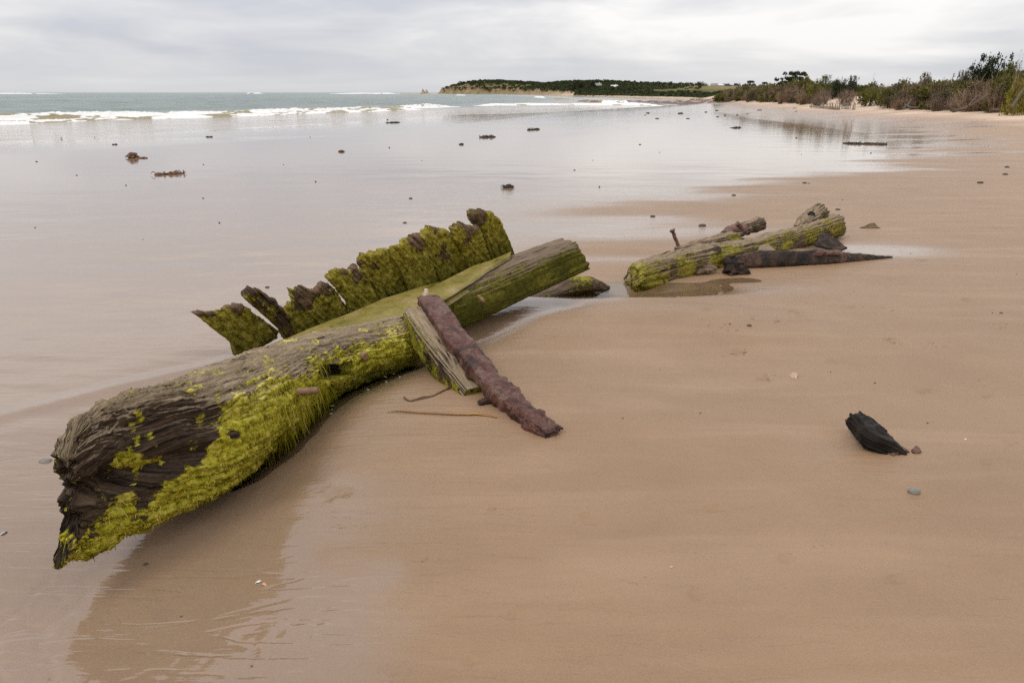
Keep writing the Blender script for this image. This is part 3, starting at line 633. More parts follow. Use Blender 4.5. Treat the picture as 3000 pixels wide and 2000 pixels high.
def build_land():
    ys = np.exp(np.linspace(math.log(150), math.log(1500), 330)); us = np.linspace(-0.16, 0.95, 420)
    Y = np.repeat(ys[:, None], len(us), 1); X = us[None, :] * Y
    Z, cl, sa = land_h(X, Y); V = np.stack([X, Y, Z], -1).reshape(-1, 3)
    tag(mesh("headland", V, grid_faces(len(ys), len(us)), LAND, attrs=dict(cliff=cl, sandy=sa), origin=(0, 0, 0)), kind="structure")
build_land()
def lz(x, y): return float(land_h(np.array([float(x)]), np.array([float(y)]))[0][0])

# ================================================================== the main wreck
wreck = empty("wreck_timber", (-0.9, 3.9, 0.0))
tag(wreck, "long algae-covered ship's timber with a row of upright broken planks in the foreground", "ship wreckage")

def log_shape(S, X, Z):                     # the near end is eaten away on the beach side to a thin upright wedge
    e = 1 - sst(0.0, 0.66, S); k = e ** 1.1
    X = X * (1 - k) + (-1 + (X + 1) * 0.20) * k
    Zs = np.where(Z < 0, 1 + 0.22 * e, 1 - 0.06 * e)
    return X, Z * Zs
def log_disp(S, TH, P, OUT):
    w = np.arctan2(OUT[..., 2], OUT[..., 0]); e = 1 - sst(0.05, 0.75, S)
    d = 0.010 * ridge(S * 1.6, np.sin(TH) * 5, np.cos(TH) * 5, 3) - 0.008
    d = d + 0.022 * fbm(S * 1.1, np.sin(TH) * 1.3, np.cos(TH) * 1.3, 3)
    ww = 0.35 * fbm(S * 3.0, np.sin(TH) * 1.5, np.cos(TH) * 1.5, 2)
    g = ridge(S * 1.3, np.sin(TH + ww) * 11, np.cos(TH + ww) * 11, 4)
    d = d * sst(-0.10, 0.30, S) + (0.004 + 0.014 * e * sst(0.02, 0.28, S)) * (g - 0.6) + 0.020 * e * fbm(P[..., 0] * 9, P[..., 1] * 9, P[..., 2] * 9, 3)
    d = d + 0.0045 * (ridge(S * 2.6, np.sin(TH + ww) * 24, np.cos(TH + ww) * 24, 2) - 0.5)
    d = d + 0.0035 * fbm(P[..., 0] * 42, P[..., 1] * 42, P[..., 2] * 42, 3, 0.6)
    d = d - 0.050 * np.exp(-((S - 0.46) / 0.10) ** 2 - ((w - 0.40) / 0.22) ** 2) + 0.030 * np.exp(-((S - 0.62) / 0.10) ** 2 - ((w - 0.62) / 0.25) ** 2)
    d = d - 0.055 * e * np.exp(-((w + 0.12 - 0.3 * (S - 0.3)) / 0.16) ** 2) * (OUT[..., 0] > 0)
    return d
def log_cut(X, Z, s):
    base = 1 - sst(0.0, 0.40, s)
    c = 0.02 * Z - 0.10 * np.clip(-Z - 0.80, 0, 1) + 0.055 * np.exp(-((Z + 0.12) / 0.14) ** 2) + 0.10 * np.clip(Z - 0.5, 0, 1) + 0.025 * np.exp(-((Z + 0.62) / 0.2) ** 2)
    return (c + 0.035 * fbm(Z * 6 + 3, X * 3, 2.0, 4, 0.6)) * base
CTL = np.hstack([LOGC, np.array([[0.170, 0.190], [0.208, 0.216], [0.205, 0.205], [0.165, 0.160], [0.150, 0.145]])])
V, F, uv, S_, TH_, E_ = loft(CTL, 520, 340, 2.35, log_disp, log_cut, None, 12, (0.012, 0.0), shape=log_shape)
# mortise cut into the landward face
px, py = proj(V); N_ = vnormals(V, F)
view = np.array([0, 0, CAM_Z]) - V; face = np.einsum('ij,ij->i', N_, view) > 0
if face.mean() < 0.1: print("normals flipped?")
inside = (px > 934) & (px < 1034) & (py > 1058 + (1034 - px) * 0.14) & (py < 1120 - (px - 934) * 0.22) & face & (V[:, 1] > 3.0)
V[inside] += np.array([-0.135, 0.05, 0.0])
V_log, F_log, N_log = V, F, N_
def algae_log(V, N, S, TH):
    y = V[:, 1]; nz = 0.72 * np.sin(TH) + 0.28 * N[:, 2]; n = fbm(V[:, 0] * 5, V[:, 1] * 5, V[:, 2] * 5, 3); n2 = fbm(V[:, 0] * 14, V[:, 1] * 14, V[:, 2] * 14, 3)
    side = sst(-0.34, 0.24, 0.54 - nz + 0.30 * n + 0.22 * n2)                          # below the weathered crown
    body = sst(2.26, 2.74, y + 0.40 * n + 0.25 * n2 + 0.50 * np.clip(-nz, 0, 1) - 0.25 * np.clip(nz, 0, 1))
    a = side * body * 1.08
    und = sst(0.40, 0.80, -nz + 0.25 * n) * 0.92
    tip = 0.72 * sst(-0.08, 0.25, n + 0.7 * n2) * sst(0.40, 0.30, V[:, 2]) * sst(2.35, 2.1, y)
    rim = 0.55 * sst(0.35, 0.9, -N[:, 1]) * sst(-0.1, 0.25, n2)
    crown = 0.20 + 0.24 * sst(0.45, 0.8, nz) * sst(-0.05, 0.3, n + 0.5 * n2)
    return np.clip(np.maximum.reduce([a, und, tip, rim, 0.20 + 0 * a, crown]), 0, 1.1)
alg = algae_log(V, N_, S_, TH_)
V = V + N_ * (sst(0.45, 0.8, alg) * (0.007 + 0.011 * fbm(V[:, 0] * 22, V[:, 1] * 22, V[:, 2] * 22, 4, 0.6)) * (~inside))[:, None]
bl = sst(0.25, 0.70, 0.6 * np.sin(TH_) + 0.4 * N_[:, 2]) * sst(2.15, 2.8, V[:, 1] + 0.45 * sst(-1.2, -1.35, V[:, 0]))
deep = np.maximum(0.9 * sst(0.13, -0.02, V[:, 2]) * sst(3.1, 3.5, V[:, 1]), 0.55 * sst(0.1, 0.9, -N_[:, 2]) * (V[:, 1] > 2.5))  # algae darkened low down and underneath, painting in the log's shade
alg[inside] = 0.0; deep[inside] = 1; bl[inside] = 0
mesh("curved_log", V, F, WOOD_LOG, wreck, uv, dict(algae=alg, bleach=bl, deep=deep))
# sand lying in the mortise
def _lip(x, y): d2 = (px - x) ** 2 + (py - y) ** 2 + 1e9 * (~face) + 1e9 * inside; return V[np.argmin(d2)]
l0, l1 = _lip(930, 1124), _lip(1036, 1102); ins = np.array([-0.105, 0.045, 0.0])
Pq = np.array([l0 + np.array([0.006, 0, 0]), (l0 + l1) / 2 + np.array([0.012, -0.004, 0]), l1 + np.array([0.004, 0, 0]), l1 + ins, (l0 + l1) / 2 + ins * 1.1, l0 + ins]); Pq[:, 2] += np.array([0.0, 0.0, 0.0, 0.012, 0.012, 0.012])
nq = np.cross(l1 - l0, ins); nq = nq if nq[2] > 0 else -nq
v_, f_, u_, _ = slab(Pq, nq, 0.02, 0.002, 0.002, 7, 60)
mesh("trapped_sand", v_, f_, make_plain("trapped_sand", (0.27, 0.18, 0.125), (0.36, 0.25, 0.18), 40, 0.7), wreck, u_)

def dowel(name, p, q, r, mat, parent=None, n=14, head=None, lump=0.10):
    p, q = np.asarray(p, float), np.asarray(q, float)
    rows = [[*(p + (q - p) * t), r * k, r * k] for t, k in ((0, 1.0), (0.35, 0.94), (0.7, 1.03), (1, 0.97))]
    if head: rows = rows[:-1] + [[*(p + (q - p) * 0.86), r, r], [*(p + (q - p) * 0.90), r * head, r * head], [*q, r * head, r * head]]
    v, f, u, *_ = loft(rows, 26, n, 2.0, lambda S, TH, P, O: r * lump * fbm(P[..., 0] * 30, P[..., 1] * 30, P[..., 2] * 30, 3), caps=4)
    return mesh(name, v, f, mat, parent, u)
def hit_log(x, y):
    d2 = (px - x) ** 2 + (py - y) ** 2 + 1e9 * (~face); return V_log[np.argmin(d2)]
h = hit_log(862, 1150); dowel("wooden_peg", h + np.array([-0.06, 0.0, -0.005]), h + np.array([0.105, 0.02, 0.005]), 0.0165, PEG, wreck)
h = hit_log(1058, 1040); dowel("wooden_peg", h + np.array([-0.05, 0.03, 0]), h + np.array([0.030, -0.030, 0.0]), 0.022, PEG, wreck)

# strands of algae hanging on the log
def strands(name, V, N, wgt, count, lmin, lmax, wid, parent, seed, mat=ALGAE, yellow=None, out=0.25):
    g = np.random.default_rng(seed); pr = wgt / wgt.sum(); ix = g.choice(len(V), count, p=pr)
    p = V[ix] + g.normal(0, 0.003, (count, 3)); n = N[ix]; ln = g.uniform(lmin, lmax, count)
    tang = np.array([0, 0, -1.0]) + n * n[:, 2:3]; tl = np.linalg.norm(tang, axis=1)[:, None]; tang = tang / np.maximum(tl, 0.15)
    rnd = g.normal(0, 1, (count, 3)); d = tang * 0.9 + n * out + rnd * 0.28; d /= np.linalg.norm(d, axis=1)[:, None]
    sidev = np.cross(d, n + rnd * 0.3); sidev /= np.maximum(np.linalg.norm(sidev, axis=1), 1e-6)[:, None]
    pts = []; cur = p + n * 0.002
    for k, w in enumerate((1.0, 0.8, 0.5, 0.06)):
        pts.append(cur - sidev * (wid * w / 2)); pts.append(cur + sidev * (wid * w / 2))
        d = d + np.array([0, 0, -0.35]) - n * 0.10; d /= np.linalg.norm(d, axis=1)[:, None]
        cur = cur + d * (ln / 3)[:, None]
        dn = np.einsum('ij,ij->i', cur - p, n); cur = cur + n * np.clip(0.003 - dn, 0, None)[:, None]
    W = np.stack(pts, 1).reshape(-1, 3); b = (np.arange(count) * 8)[:, None]
    Fq = np.concatenate([b + np.array([[0, 1, 3, 2]]), b + np.array([[2, 3, 5, 4]]), b + np.array([[4, 5, 7, 6]])])
    base = g.uniform(0.15, 0.8, count) if yellow is None else np.clip(yellow[ix] + g.normal(0, 0.18, count), 0, 1)
    tone = np.repeat(base, 8) * np.tile([0.75, 0.75, 0.9, 0.9, 1, 1, 1.1, 1.1], count)
    return tag(mesh(name, W, Fq, mat, parent, attrs=dict(tone=np.clip(tone, 0, 1))), kind="stuff")
wg = np.clip(alg - 0.55, 0, 1) * (N_[:, 0] > -0.3) * (V[:, 2] > -0.05) * (E_ < 0.5)
yl = 0.44 + 0.50 * sst(3.3, 2.4, V[:, 1]) * sst(-0.5, 0.5, N_[:, 2]) - 0.38 * sst(0.16, 0.0, V[:, 2]) + 0.5 * fbm(V[:, 0] * 7, V[:, 1] * 7, V[:, 2] * 7, 3)
strands("algae_strands", V, N_, wg, 5200, 0.006, 0.018, 0.0032, wreck, 5, yellow=yl, out=0.75)
lw = wg * sst(2.9, 3.2, V[:, 1]) * (V[:, 1] < 3.75) * (N_[:, 2] < 0.55)
strands("algae_strands", V, N_, lw, 1500, 0.05, 0.12, 0.0042, wreck, 6, yellow=yl + 0.05, out=0.22)

# the squared keel beam behind it
BB = np.array([[-1.72, 4.20], [-0.95, 4.83], [0.05, 5.55], [0.64, 6.02]])
BC = np.array([[-1.56, 4.20, -0.135, 0.17, 0.14], [-0.685, 4.91, 0.068, 0.175, 0.14], [-0.25, 5.265, 0.165, 0.175, 0.14], [0.14, 5.58, 0.265, 0.165, 0.130], [0.47, 5.84, 0.338, 0.155, 0.122]])
def beam_disp(S, TH, P, OUT):
    d = 0.007 * ridge(S * 1.5, np.sin(TH) * 6, np.cos(TH) * 6, 3) + 0.010 * fbm(S * 1.4, np.sin(TH) * 1.6, np.cos(TH) * 1.6, 3) - 0.006
    return d + 0.003 * fbm(P[..., 0] * 40, P[..., 1] * 40, P[..., 2] * 40, 3)
v, f, u, s_, t_, e_ = loft(BC, 300, 150, 3.6, beam_disp, None, lambda X, Z, s: (0.03 * fbm(Z * 4, X * 4, 7.0, 3) - 0.05 * Z - 0.03 * X * X) * (1 - sst(0, 0.3, s)), 16, (0, -0.006))
n_ = vnormals(v, f); top = sst(0.45, 0.9, n_[:, 2]); fbn = fbm(v[:, 0] * 4, v[:, 1] * 4, v[:, 2] * 4, 3)
al = np.maximum(0.86 * (1 - top) * (1 - 0.45 * (e_ > 0)), 0.18 * top * sst(1.5, 0.9, s_)); Lb = s_.max()
mesh("keel_beam", v, f, WOOD_BEAM, wreck, u, dict(algae=np.clip(al + 0.2 * fbn, 0, 1), bleach=top * sst(0.9, 1.7, s_), deep=np.clip(0.30 * sst(0.25, -0.5, n_[:, 2]) + 0.72 * (1 - top) + 0.4 * fbn, 0, 0.95)))  # dark olive front; shade of the lower side is painted in too
beam_V, beam_N = v, n_

# planks: outlines on a leaning plane through the foot line on the beam
b0 = at(690, 1030, 0.03); b1 = at(1511, 730, 0.415)
bd = (b1 - b0) / np.linalg.norm(b1 - b0)
def plank_plane(lean):
    hor = np.array([bd[1], -bd[0], 0]); hor /= np.linalg.norm(hor)           # towards the viewer
    upv = np.array([0, 0, 1.0]) - hor * lean; nn = np.cross(bd, upv); nn /= np.linalg.norm(nn)
    return nn if nn @ hor > 0 else -nn, hor
PL = [
 [(564,916),(590,912),(606,915),(621,911),(645,908),(661,905),(668,895),(676,891),(687,889),(700,894),(712,892),(731,906),(775,938),(822,972),(812,992),(775,1015),(735,1034),(690,1044),(684,1024),(681,1008),(664,992),(647,979),(625,962),(608,950),(587,932)],
 [(719,874),(727,860),(739,848),(752,850),(768,853),(790,870),(812,885),(836,907),(852,935),(867,962),(866,985),(845,990),(828,974),(775,925),(726,882)],
 [(850,847),(861,848),(872,858),(880,842),(887,837),(905,846),(925,849),(936,836),(946,826),(958,836),(967,832),(990,858),(1032,905),(1010,925),(967,942),(915,962),(872,982),(860,960),(836,920),(842,903),(853,886),(866,892),(858,868)],
 [(956,812),(966,800),(980,786),(1003,785),(1023,791),(1036,782),(1048,775),(1056,785),(1078,810),(1120,862),(1108,880),(1070,900),(1038,912),(1020,885),(985,842)],
 [(1057,752),(1066,744),(1084,746),(1095,737),(1105,740),(1116,730),(1137,729),(1160,750),(1190,790),(1222,833),(1200,850),(1160,868),(1118,880),(1095,845),(1058,795),(1056,772)],
 [(1142,735),(1158,722),(1176,712),(1190,705),(1205,692),(1219,680),(1232,688),(1250,720),(1270,765),(1297,818),(1270,832),(1235,845),(1210,850),(1185,805)],
 [(1230,694),(1245,676),(1261,662),(1275,668),(1290,669),(1307,673),(1329,687),(1345,712),(1370,745),(1394,775),(1370,795),(1330,812),(1290,830),(1262,770)],
 [(1327,668),(1340,653),(1354,650),(1366,657),(1378,661),(1392,664),(1402,657),(1410,664),(1422,700),(1445,752),(1425,772),(1390,785),(1362,742),(1334,700)],
 [(1380,618),(1394,613),(1418,616),(1433,623),(1445,620),(1456,625),(1470,640),(1490,685),(1514,735),(1490,750),(1440,768),(1424,720),(1409,672),(1396,655),(1386,640)],
]
for i, ol in enumerate(PL):
    lean = [0.10, -0.05, 0.04, 0.10, 0.02, 0.09, 0.03, 0.10, 0.04][i]
    nn, hor = plank_plane(lean); base = b0 + hor * ([0.0, 0.045, -0.02, 0.03, -0.03, 0.03, -0.025, 0.03, -0.02][i])
    bx = [690, 760, 842, 870, 967, 1035, 1116, 1218, 1290, 1388, 1440, 1511]; by = [1030, 1013, 985, 967, 928, 901, 862, 833, 818, 768, 755, 730]
    ol = [(x, y + (16 if y > np.interp(x, bx, by) - 14 and i > 0 else 0)) for x, y in ol]
    mc = np.mean(np.array(ol, float), 0); P3 = np.array([on_plane(x + (mc[0] - x) * (0.0 if i < 3 else 0.03), y, base, nn) for x, y in ol])
    yt = P3[:, 2].max(); cz = P3.mean(0)[2]
    v, f, u, Q = slab(P3, nn, [0.075, 0.09, 0.075, 0.085, 0.085, 0.08, 0.095, 0.08, 0.10][i], 0.015, 0.012, 24, 320, lambda q: 0.35 + 0.9 * sst(-0.02, 0.10, q[:, 1]), (-0.62, 0.78) if i != 8 else (-0.35, 0.94), i * 3.7, 0.55)
    zt = v[:, 2]; hrel = (zt - zt.min()) / np.ptp(zt); nn_ = vnormals(v, f)
    fb = fbm(v[:, 0] * 6, v[:, 1] * 6, v[:, 2] * 6, 4)
    al = 0.92 - 0.55 * sst(0.68, 1.0, hrel + 0.6 * fb); bl = 0.55 * sst(0.55, 1.0, hrel + 0.3 * fb)
    if i == 1: al = 0.55 - 0.4 * sst(0.35, 0.8, hrel + 0.6 * fb + 0.4 * Q[:, 0] / 0.1); bl = 0.3 * bl
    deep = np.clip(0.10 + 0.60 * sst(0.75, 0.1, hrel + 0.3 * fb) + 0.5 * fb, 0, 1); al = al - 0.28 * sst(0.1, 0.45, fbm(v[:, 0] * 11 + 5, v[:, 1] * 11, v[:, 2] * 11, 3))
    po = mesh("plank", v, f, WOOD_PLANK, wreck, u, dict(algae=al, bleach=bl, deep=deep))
    if i == 1: po["label"] = "loose brown plank standing apart, bare worn upper edge"
    if i == 8: po["label"] = "tallest plank with a hooked broken top"
    fr_ = (nn_ @ nn > 0.35)
    strands("algae_fringe", v, nn_, fr_ * np.clip(al - 0.4, 0, 1) + 1e-9, 500, 0.006, 0.020, 0.003, po, 40 + i, yellow=0.10 + 0.55 * sst(0.6, 1.0, hrel) + 0.3 * fb, out=0.5)

# algae-stained silt filling the ledge between planks and log
led = [(700,1040),(760,1016),(842,985),(905,957),(967,931),(1035,904),(1116,866),(1218,836),(1290,818),(1388,772),(1440,757),(1500,733),(1494,748),(1462,766),(1430,784),(1385,815),(1340,843),(1300,866),(1262,884),(1200,910),(1120,928),(1050,946),(967,966),(882,990),(780,1024),(730,1050)]
pl_n = np.cross(bd, np.array([bd[1], -bd[0], 0.0])); pl_n /= np.linalg.norm(pl_n); pl_n = pl_n if pl_n[2] > 0 else -pl_n
P3 = np.array([on_plane(x, y, b0 + np.array([0, 0, 0.016]), pl_n) for x, y in led])
c = P3.mean(0)
def silt_mesh():
    n = 44; far_ = np.array(P3[:12]); near_ = np.array(P3[12:][::-1])
    def rs(A, m):
        s = np.concatenate([[0], np.cumsum(np.linalg.norm(np.diff(A, axis=0), axis=1))]); t = np.linspace(0, s[-1], m); return np.stack([np.interp(t, s, A[:, k]) for k in range(3)], 1)
    a, b = rs(far_, 120), rs(near_, 120); t = np.linspace(0, 1, n)[:, None, None]
    V = a[None] * (1 - t) + b[None] * t
    dz = 0.004 * fbm(V[..., 0] * 5, V[..., 1] * 5, 0.3, 3) - 0.03 * (np.abs(2 * t[..., 0] - 1) ** 6)
    V[..., 2] += dz
    V = V.reshape(-1, 3); F = grid_faces(n, 120)
    lo = V.copy(); lo[:, 2] -= 0.05
    nr = np.cross(V[F[0, 1]] - V[F[0, 0]], V[F[0, 2]] - V[F[0, 0]])
    if nr[2] < 0: F = F[:, ::-1]
    return np.vstack([V, lo]), np.vstack([F, F[:, ::-1] + len(V)])
v, f = silt_mesh(); mesh("algae_silt", v, f, SILT, wreck)
dowel("wooden_peg", atY(1402, 868, 5.02), atY(1416, 880, 4.93), 0.012, PEG, wreck)

# short baulk with the rusted iron strap lying on it
brace = empty("brace_timber", (-0.2, 3.9, 0.0))
tag(brace, "squared timber brace with a corroded iron strap, leaning off the log into sand", "timber brace")
pc = np.array([[-0.565, 4.49, 0.218, 0.088, 0.080], [-0.45, 4.24, 0.144, 0.090, 0.085], [-0.32, 4.01, 0.062, 0.088, 0.085], [-0.19, 3.79, -0.020, 0.076, 0.08]])
v, f, u, s_, t_, e_ = loft(pc, 150, 90, 4.0, lambda S, TH, P, O: 0.006 * ridge(S * 2, np.sin(TH) * 5, np.cos(TH) * 5, 3) + 0.006 * fbm(P[..., 0] * 14, P[..., 1] * 14, P[..., 2] * 14, 3) - 0.004, lambda X, Z, s: 0.02 * fbm(X * 4, Z * 4, 3.3, 3) * (1 - sst(0, 0.1, s)), None, 8)
n_ = vnormals(v, f)
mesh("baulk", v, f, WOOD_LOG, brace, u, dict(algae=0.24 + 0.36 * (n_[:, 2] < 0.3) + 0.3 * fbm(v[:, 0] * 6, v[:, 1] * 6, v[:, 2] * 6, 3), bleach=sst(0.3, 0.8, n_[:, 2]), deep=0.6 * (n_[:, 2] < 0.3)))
ic = np.array([[-0.50, 4.56, 0.318, 0.067, 0.030], [-0.40, 4.32, 0.262, 0.070, 0.034], [-0.27, 4.05, 0.185, 0.069, 0.036], [-0.12, 3.78, 0.108, 0.067, 0.040], [0.01, 3.55, 0.050, 0.063, 0.045], [0.10, 3.40, 0.020, 0.061, 0.048], [0.17, 3.28, 0.005, 0.048, 0.040]])
def iron_disp(S, TH, P, O):
    e = sst(0.2, 1.4, S); q = 5 * fbm(P[..., 0] * 6, P[..., 1] * 6, P[..., 2] * 6 + 4, 3); q = np.floor(q) + sst(0.75, 1.0, q - np.floor(q))
    return (0.0012 + 0.0022 * e) * q + (0.003 + 0.017 * e) * fbm(P[..., 0] * 13, P[..., 1] * 13, P[..., 2] * 13, 4, 0.6) + (0.002 + 0.004 * e) * fbm(P[..., 0] * 45, P[..., 1] * 45, P[..., 2] * 45, 3) + 0.010 * e * ridge(P[..., 0] * 6, P[..., 1] * 6, P[..., 2] * 6, 2) - 0.006 * e
v, f, u, *_ = loft(ic, 260, 110, 6.5, iron_disp, lambda X, Z, s: 0.03 * fbm(X * 3, Z * 3, 1.3, 3) * (1 - sst(0, 0.1, s)), lambda X, Z, s: 0.045 * fbm(X * 2.5, Z * 2.5, 5.3, 4) * (1 - sst(0, 0.2, s)), 10, (0.0, 0.012))
mesh("iron_strap", v, f, RUST, brace, u)
dowel("wood_splinter", (-0.525, 4.53, 0.30), (-0.515, 4.59, 0.372), 0.014, make_plain("raw_wood", (0.38, 0.27, 0.20), (0.58, 0.45, 0.36), 40, 0.8), brace, 10, lump=0.5)
v, f, u, *_ = loft(np.array([[-0.165, 3.62, 0.02, 0.012, 0.02], [-0.11, 3.645, 0.035, 0.020, 0.024], [-0.05, 3.66, 0.045, 0.02, 0.025]]), 30, 24, 3, lambda S, TH, P, O: 0.005 * fbm(P[..., 0] * 30, P[..., 1] * 30, P[..., 2] * 30, 3))
mesh("iron_spur", v, f, RUST_DARK, brace, u)

# low slab of timber in the pool behind the beam
v, f, u, s_, t_, e_ = loft(np.array([[0.08, 5.96, -0.085, 0.09, 0.05], [0.34, 6.16, -0.040, 0.10, 0.050], [0.56, 6.27, 0.010, 0.095, 0.052], [0.68, 6.29, -0.010, 0.07, 0.045], [0.80, 6.27, -0.045, 0.025, 0.022]]), 120, 80, 2.6,
    lambda S, TH, P, O: 0.008 * ridge(S * 2, np.sin(TH) * 4, np.cos(TH) * 4, 3) + 0.010 * fbm(P[..., 0] * 10, P[..., 1] * 10, P[..., 2] * 10, 3) - 0.006, None, None, 8)
n_ = vnormals(v, f)
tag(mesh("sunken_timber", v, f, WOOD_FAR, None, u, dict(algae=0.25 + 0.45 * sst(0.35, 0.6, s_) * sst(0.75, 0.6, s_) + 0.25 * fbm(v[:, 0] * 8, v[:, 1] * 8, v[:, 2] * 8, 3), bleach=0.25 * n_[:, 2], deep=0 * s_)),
    "low dark timber with green algae, half sunk in the pool beyond the keel beam", "timber")
v, f, u, s_, t_, e_ = loft(np.array([[-1.80, 2.92, -0.03, 0.035, 0.03], [-1.70, 3.05, 0.0, 0.045, 0.04], [-1.56, 3.25, -0.01, 0.05, 0.045], [-1.46, 3.5, -0.04, 0.05, 0.04]]), 70, 40, 2.4, lambda S, TH, P, O: 0.006 * fbm(P[..., 0] * 20, P[..., 1] * 20, P[..., 2] * 20, 3), None, None, 6)
tag(mesh("timber_stub", v, f, WOOD_FAR, None, u, dict(algae=0.35 + 0 * s_, bleach=0.3 + 0 * s_, deep=0 * s_)), "small timber stub poking out behind the near end of the big log", "timber")

# ================================================================== the second wreck
w2 = empty("wreck_timber", (2.2, 7.3, 0.0))
tag(w2, "lower weathered wreck log with two iron bolts, lying on sand beyond the main timber", "ship wreckage")
def far_disp(a):
    return lambda S, TH, P, O: a * (0.014 * ridge(S * 1.4, np.sin(TH) * 6, np.cos(TH) * 6, 4) + 0.022 * fbm(P[..., 0] * 5, P[..., 1] * 5, P[..., 2] * 5, 4) - 0.020)
def far_log(name, ctl, expo, seed, cut0=None, cut1=None, a=1.0, alg0=0.5, ns=220, nt=90, par=w2):
    v, f, u, s_, t_, e_ = loft(np.array(ctl), ns, nt, expo, far_disp(a), cut0, cut1, 10); n_ = vnormals(v, f); fb = fbm(v[:, 0] * 4 + seed, v[:, 1] * 4, v[:, 2] * 4, 4)
    al = alg0 + 0.35 * fb + 0.12 * (n_[:, 1] < -0.3) - 0.25 * sst(0.4, 0.9, n_[:, 2])
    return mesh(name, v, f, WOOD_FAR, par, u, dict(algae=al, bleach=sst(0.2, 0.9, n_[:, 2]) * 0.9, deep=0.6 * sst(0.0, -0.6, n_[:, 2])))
far_log("weathered_log", [[0.985, 6.42, -0.035, 0.099, 0.092], [1.12, 6.50, 0.015, 0.129, 0.128], [1.7, 6.93, 0.060, 0.142, 0.136], [2.25, 7.38, 0.055, 0.129, 0.119], [2.85, 7.90, 0.085, 0.116, 0.110], [3.52, 8.50, 0.130, 0.107, 0.110]], 2.9, 1.0,
        lambda X, Z, s: (0.10 * Z * (Z > 0) + 0.04 * fbm(X * 3, Z * 3, 1.1, 3)) * (1 - sst(0, 0.3, s)), lambda X, Z, s: 0.05 * fbm(X * 3, Z * 3, 4.1, 3) * (1 - sst(0, 0.3, s)), alg0=0.43, ns=300, nt=120)
far_log("upper_flitch", [[1.50, 7.00, 0.13, 0.06, 0.05], [1.85, 7.22, 0.165, 0.085, 0.06], [2.12, 7.40, 0.18, 0.085, 0.055]], 3.2, 2.0, None, lambda X, Z, s: 0.08 * fbm(X * 3, Z * 3, 6.1, 3) * (1 - sst(0, 0.2, s)), alg0=0.30)
far_log("back_timber", [[1.95, 7.48, 0.13, 0.055, 0.05], [2.25, 7.85, 0.165, 0.065, 0.06], [2.62, 8.28, 0.185, 0.07, 0.068]], 3.0, 3.0, alg0=0.22)
far_log("raised_prong", [[2.95, 8.10, 0.16, 0.05, 0.04], [3.16, 8.33, 0.215, 0.095, 0.075], [3.34, 8.52, 0.275, 0.10, 0.085]], 3.0, 4.0, None, lambda X, Z, s: (0.05 * fbm(X * 3, Z * 3, 2.1, 3) - 0.05 * X) * (1 - sst(0, 0.2, s)), alg0=0.2)
dowel("iron_bolt", atY(1987, 720, 7.0), atY(1969, 673, 7.0), 0.016, RUST_RED, w2, 12, 1.55, 0.3)
dowel("iron_bolt", atY(2178, 672, 7.62), atY(2158, 654, 7.60), 0.022, RUST_RED, w2, 12, 1.15, 0.3)
v, f, u, *_ = loft(np.array([[2.07, 7.62, 0.165, 0.05, 0.05], [2.20, 7.74, 0.185, 0.075, 0.068], [2.33, 7.88, 0.180, 0.06, 0.06]]), 40, 30, 2.5, lambda S, TH, P, O: 0.012 * fbm(P[..., 0] * 16, P[..., 1] * 16, P[..., 2] * 16, 3)); mesh("rust_collar", v, f, RUST_RED, w2, u)
dowel("wooden_peg", atY(2090, 728, 6.98), atY(2103, 733, 6.86), 0.036, make_plain("dark_peg", (0.03, 0.02, 0.014), (0.09, 0.062, 0.045), 24, 0.6), w2)
dowel("bolt_hole_plug", atY(2374, 633, 8.32), atY(2377, 629, 8.27), 0.040, make_plain("dark_plug", (0.006, 0.005, 0.004), (0.015, 0.012, 0.01), 24, 0.8), w2)

bar = empty("iron_bar", (2.8, 7.1, 0.0)); tag(bar, "thick rusted iron bar tapering to a point on the sand, beside the weathered log", "iron bar")
v, f, u, *_ = loft(np.array([[1.99, 6.93, 0.045, 0.060, 0.066], [2.25, 6.99, 0.055, 0.075, 0.078], [2.60, 7.05, 0.048, 0.072, 0.074], [2.90, 7.13, 0.045, 0.066, 0.068], [3.22, 7.24, 0.020, 0.045, 0.042], [3.62, 7.38, -0.004, 0.018, 0.014]]), 240, 80, 4.2, lambda S, TH, P, O: 0.010 * fbm(P[..., 0] * 7, P[..., 1] * 7, P[..., 2] * 7, 4) + 0.004 * fbm(P[..., 0] * 30, P[..., 1] * 30, P[..., 2] * 30, 3), None, None, 8, roll=0.35)
mesh("bar_shaft", v, f, RUST_DARK, bar, u)
v, f, u, *_ = loft(np.array([[2.66, 7.06, 0.092, 0.040, 0.025], [2.82, 7.09, 0.102, 0.062, 0.028], [3.02, 7.14, 0.088, 0.045, 0.02]]), 50, 40, 2.6, lambda S, TH, P, O: 0.012 * fbm(P[..., 0] * 14, P[..., 1] * 14, P[..., 2] * 14, 4)); mesh("rust_scab", v, f, RUST, bar, u)
kn = empty("iron_knee", (1.97, 6.75, 0)); tag(kn, "dark pitted iron wedge standing at the thick end of the iron bar", "iron fitting")
nk = np.array([0.25, -0.9, 0.35])
P3 = np.array([on_plane(x, y, (1.98, 6.72, 0.06), nk / np.linalg.norm(nk)) for x, y in ((2133, 752), (2143, 746), (2160, 750), (2178, 766), (2195, 785), (2208, 805), (2212, 812), (2198, 812), (2172, 803), (2148, 797), (2131, 793), (2130, 775))])
v, f, u, _ = slab(P3, nk, 0.09, 0.012, 0.010, 14, 140, None, None, 2.2, 0.6); mesh("pitted_plate", v, f, RUST_DARK, kn, u)
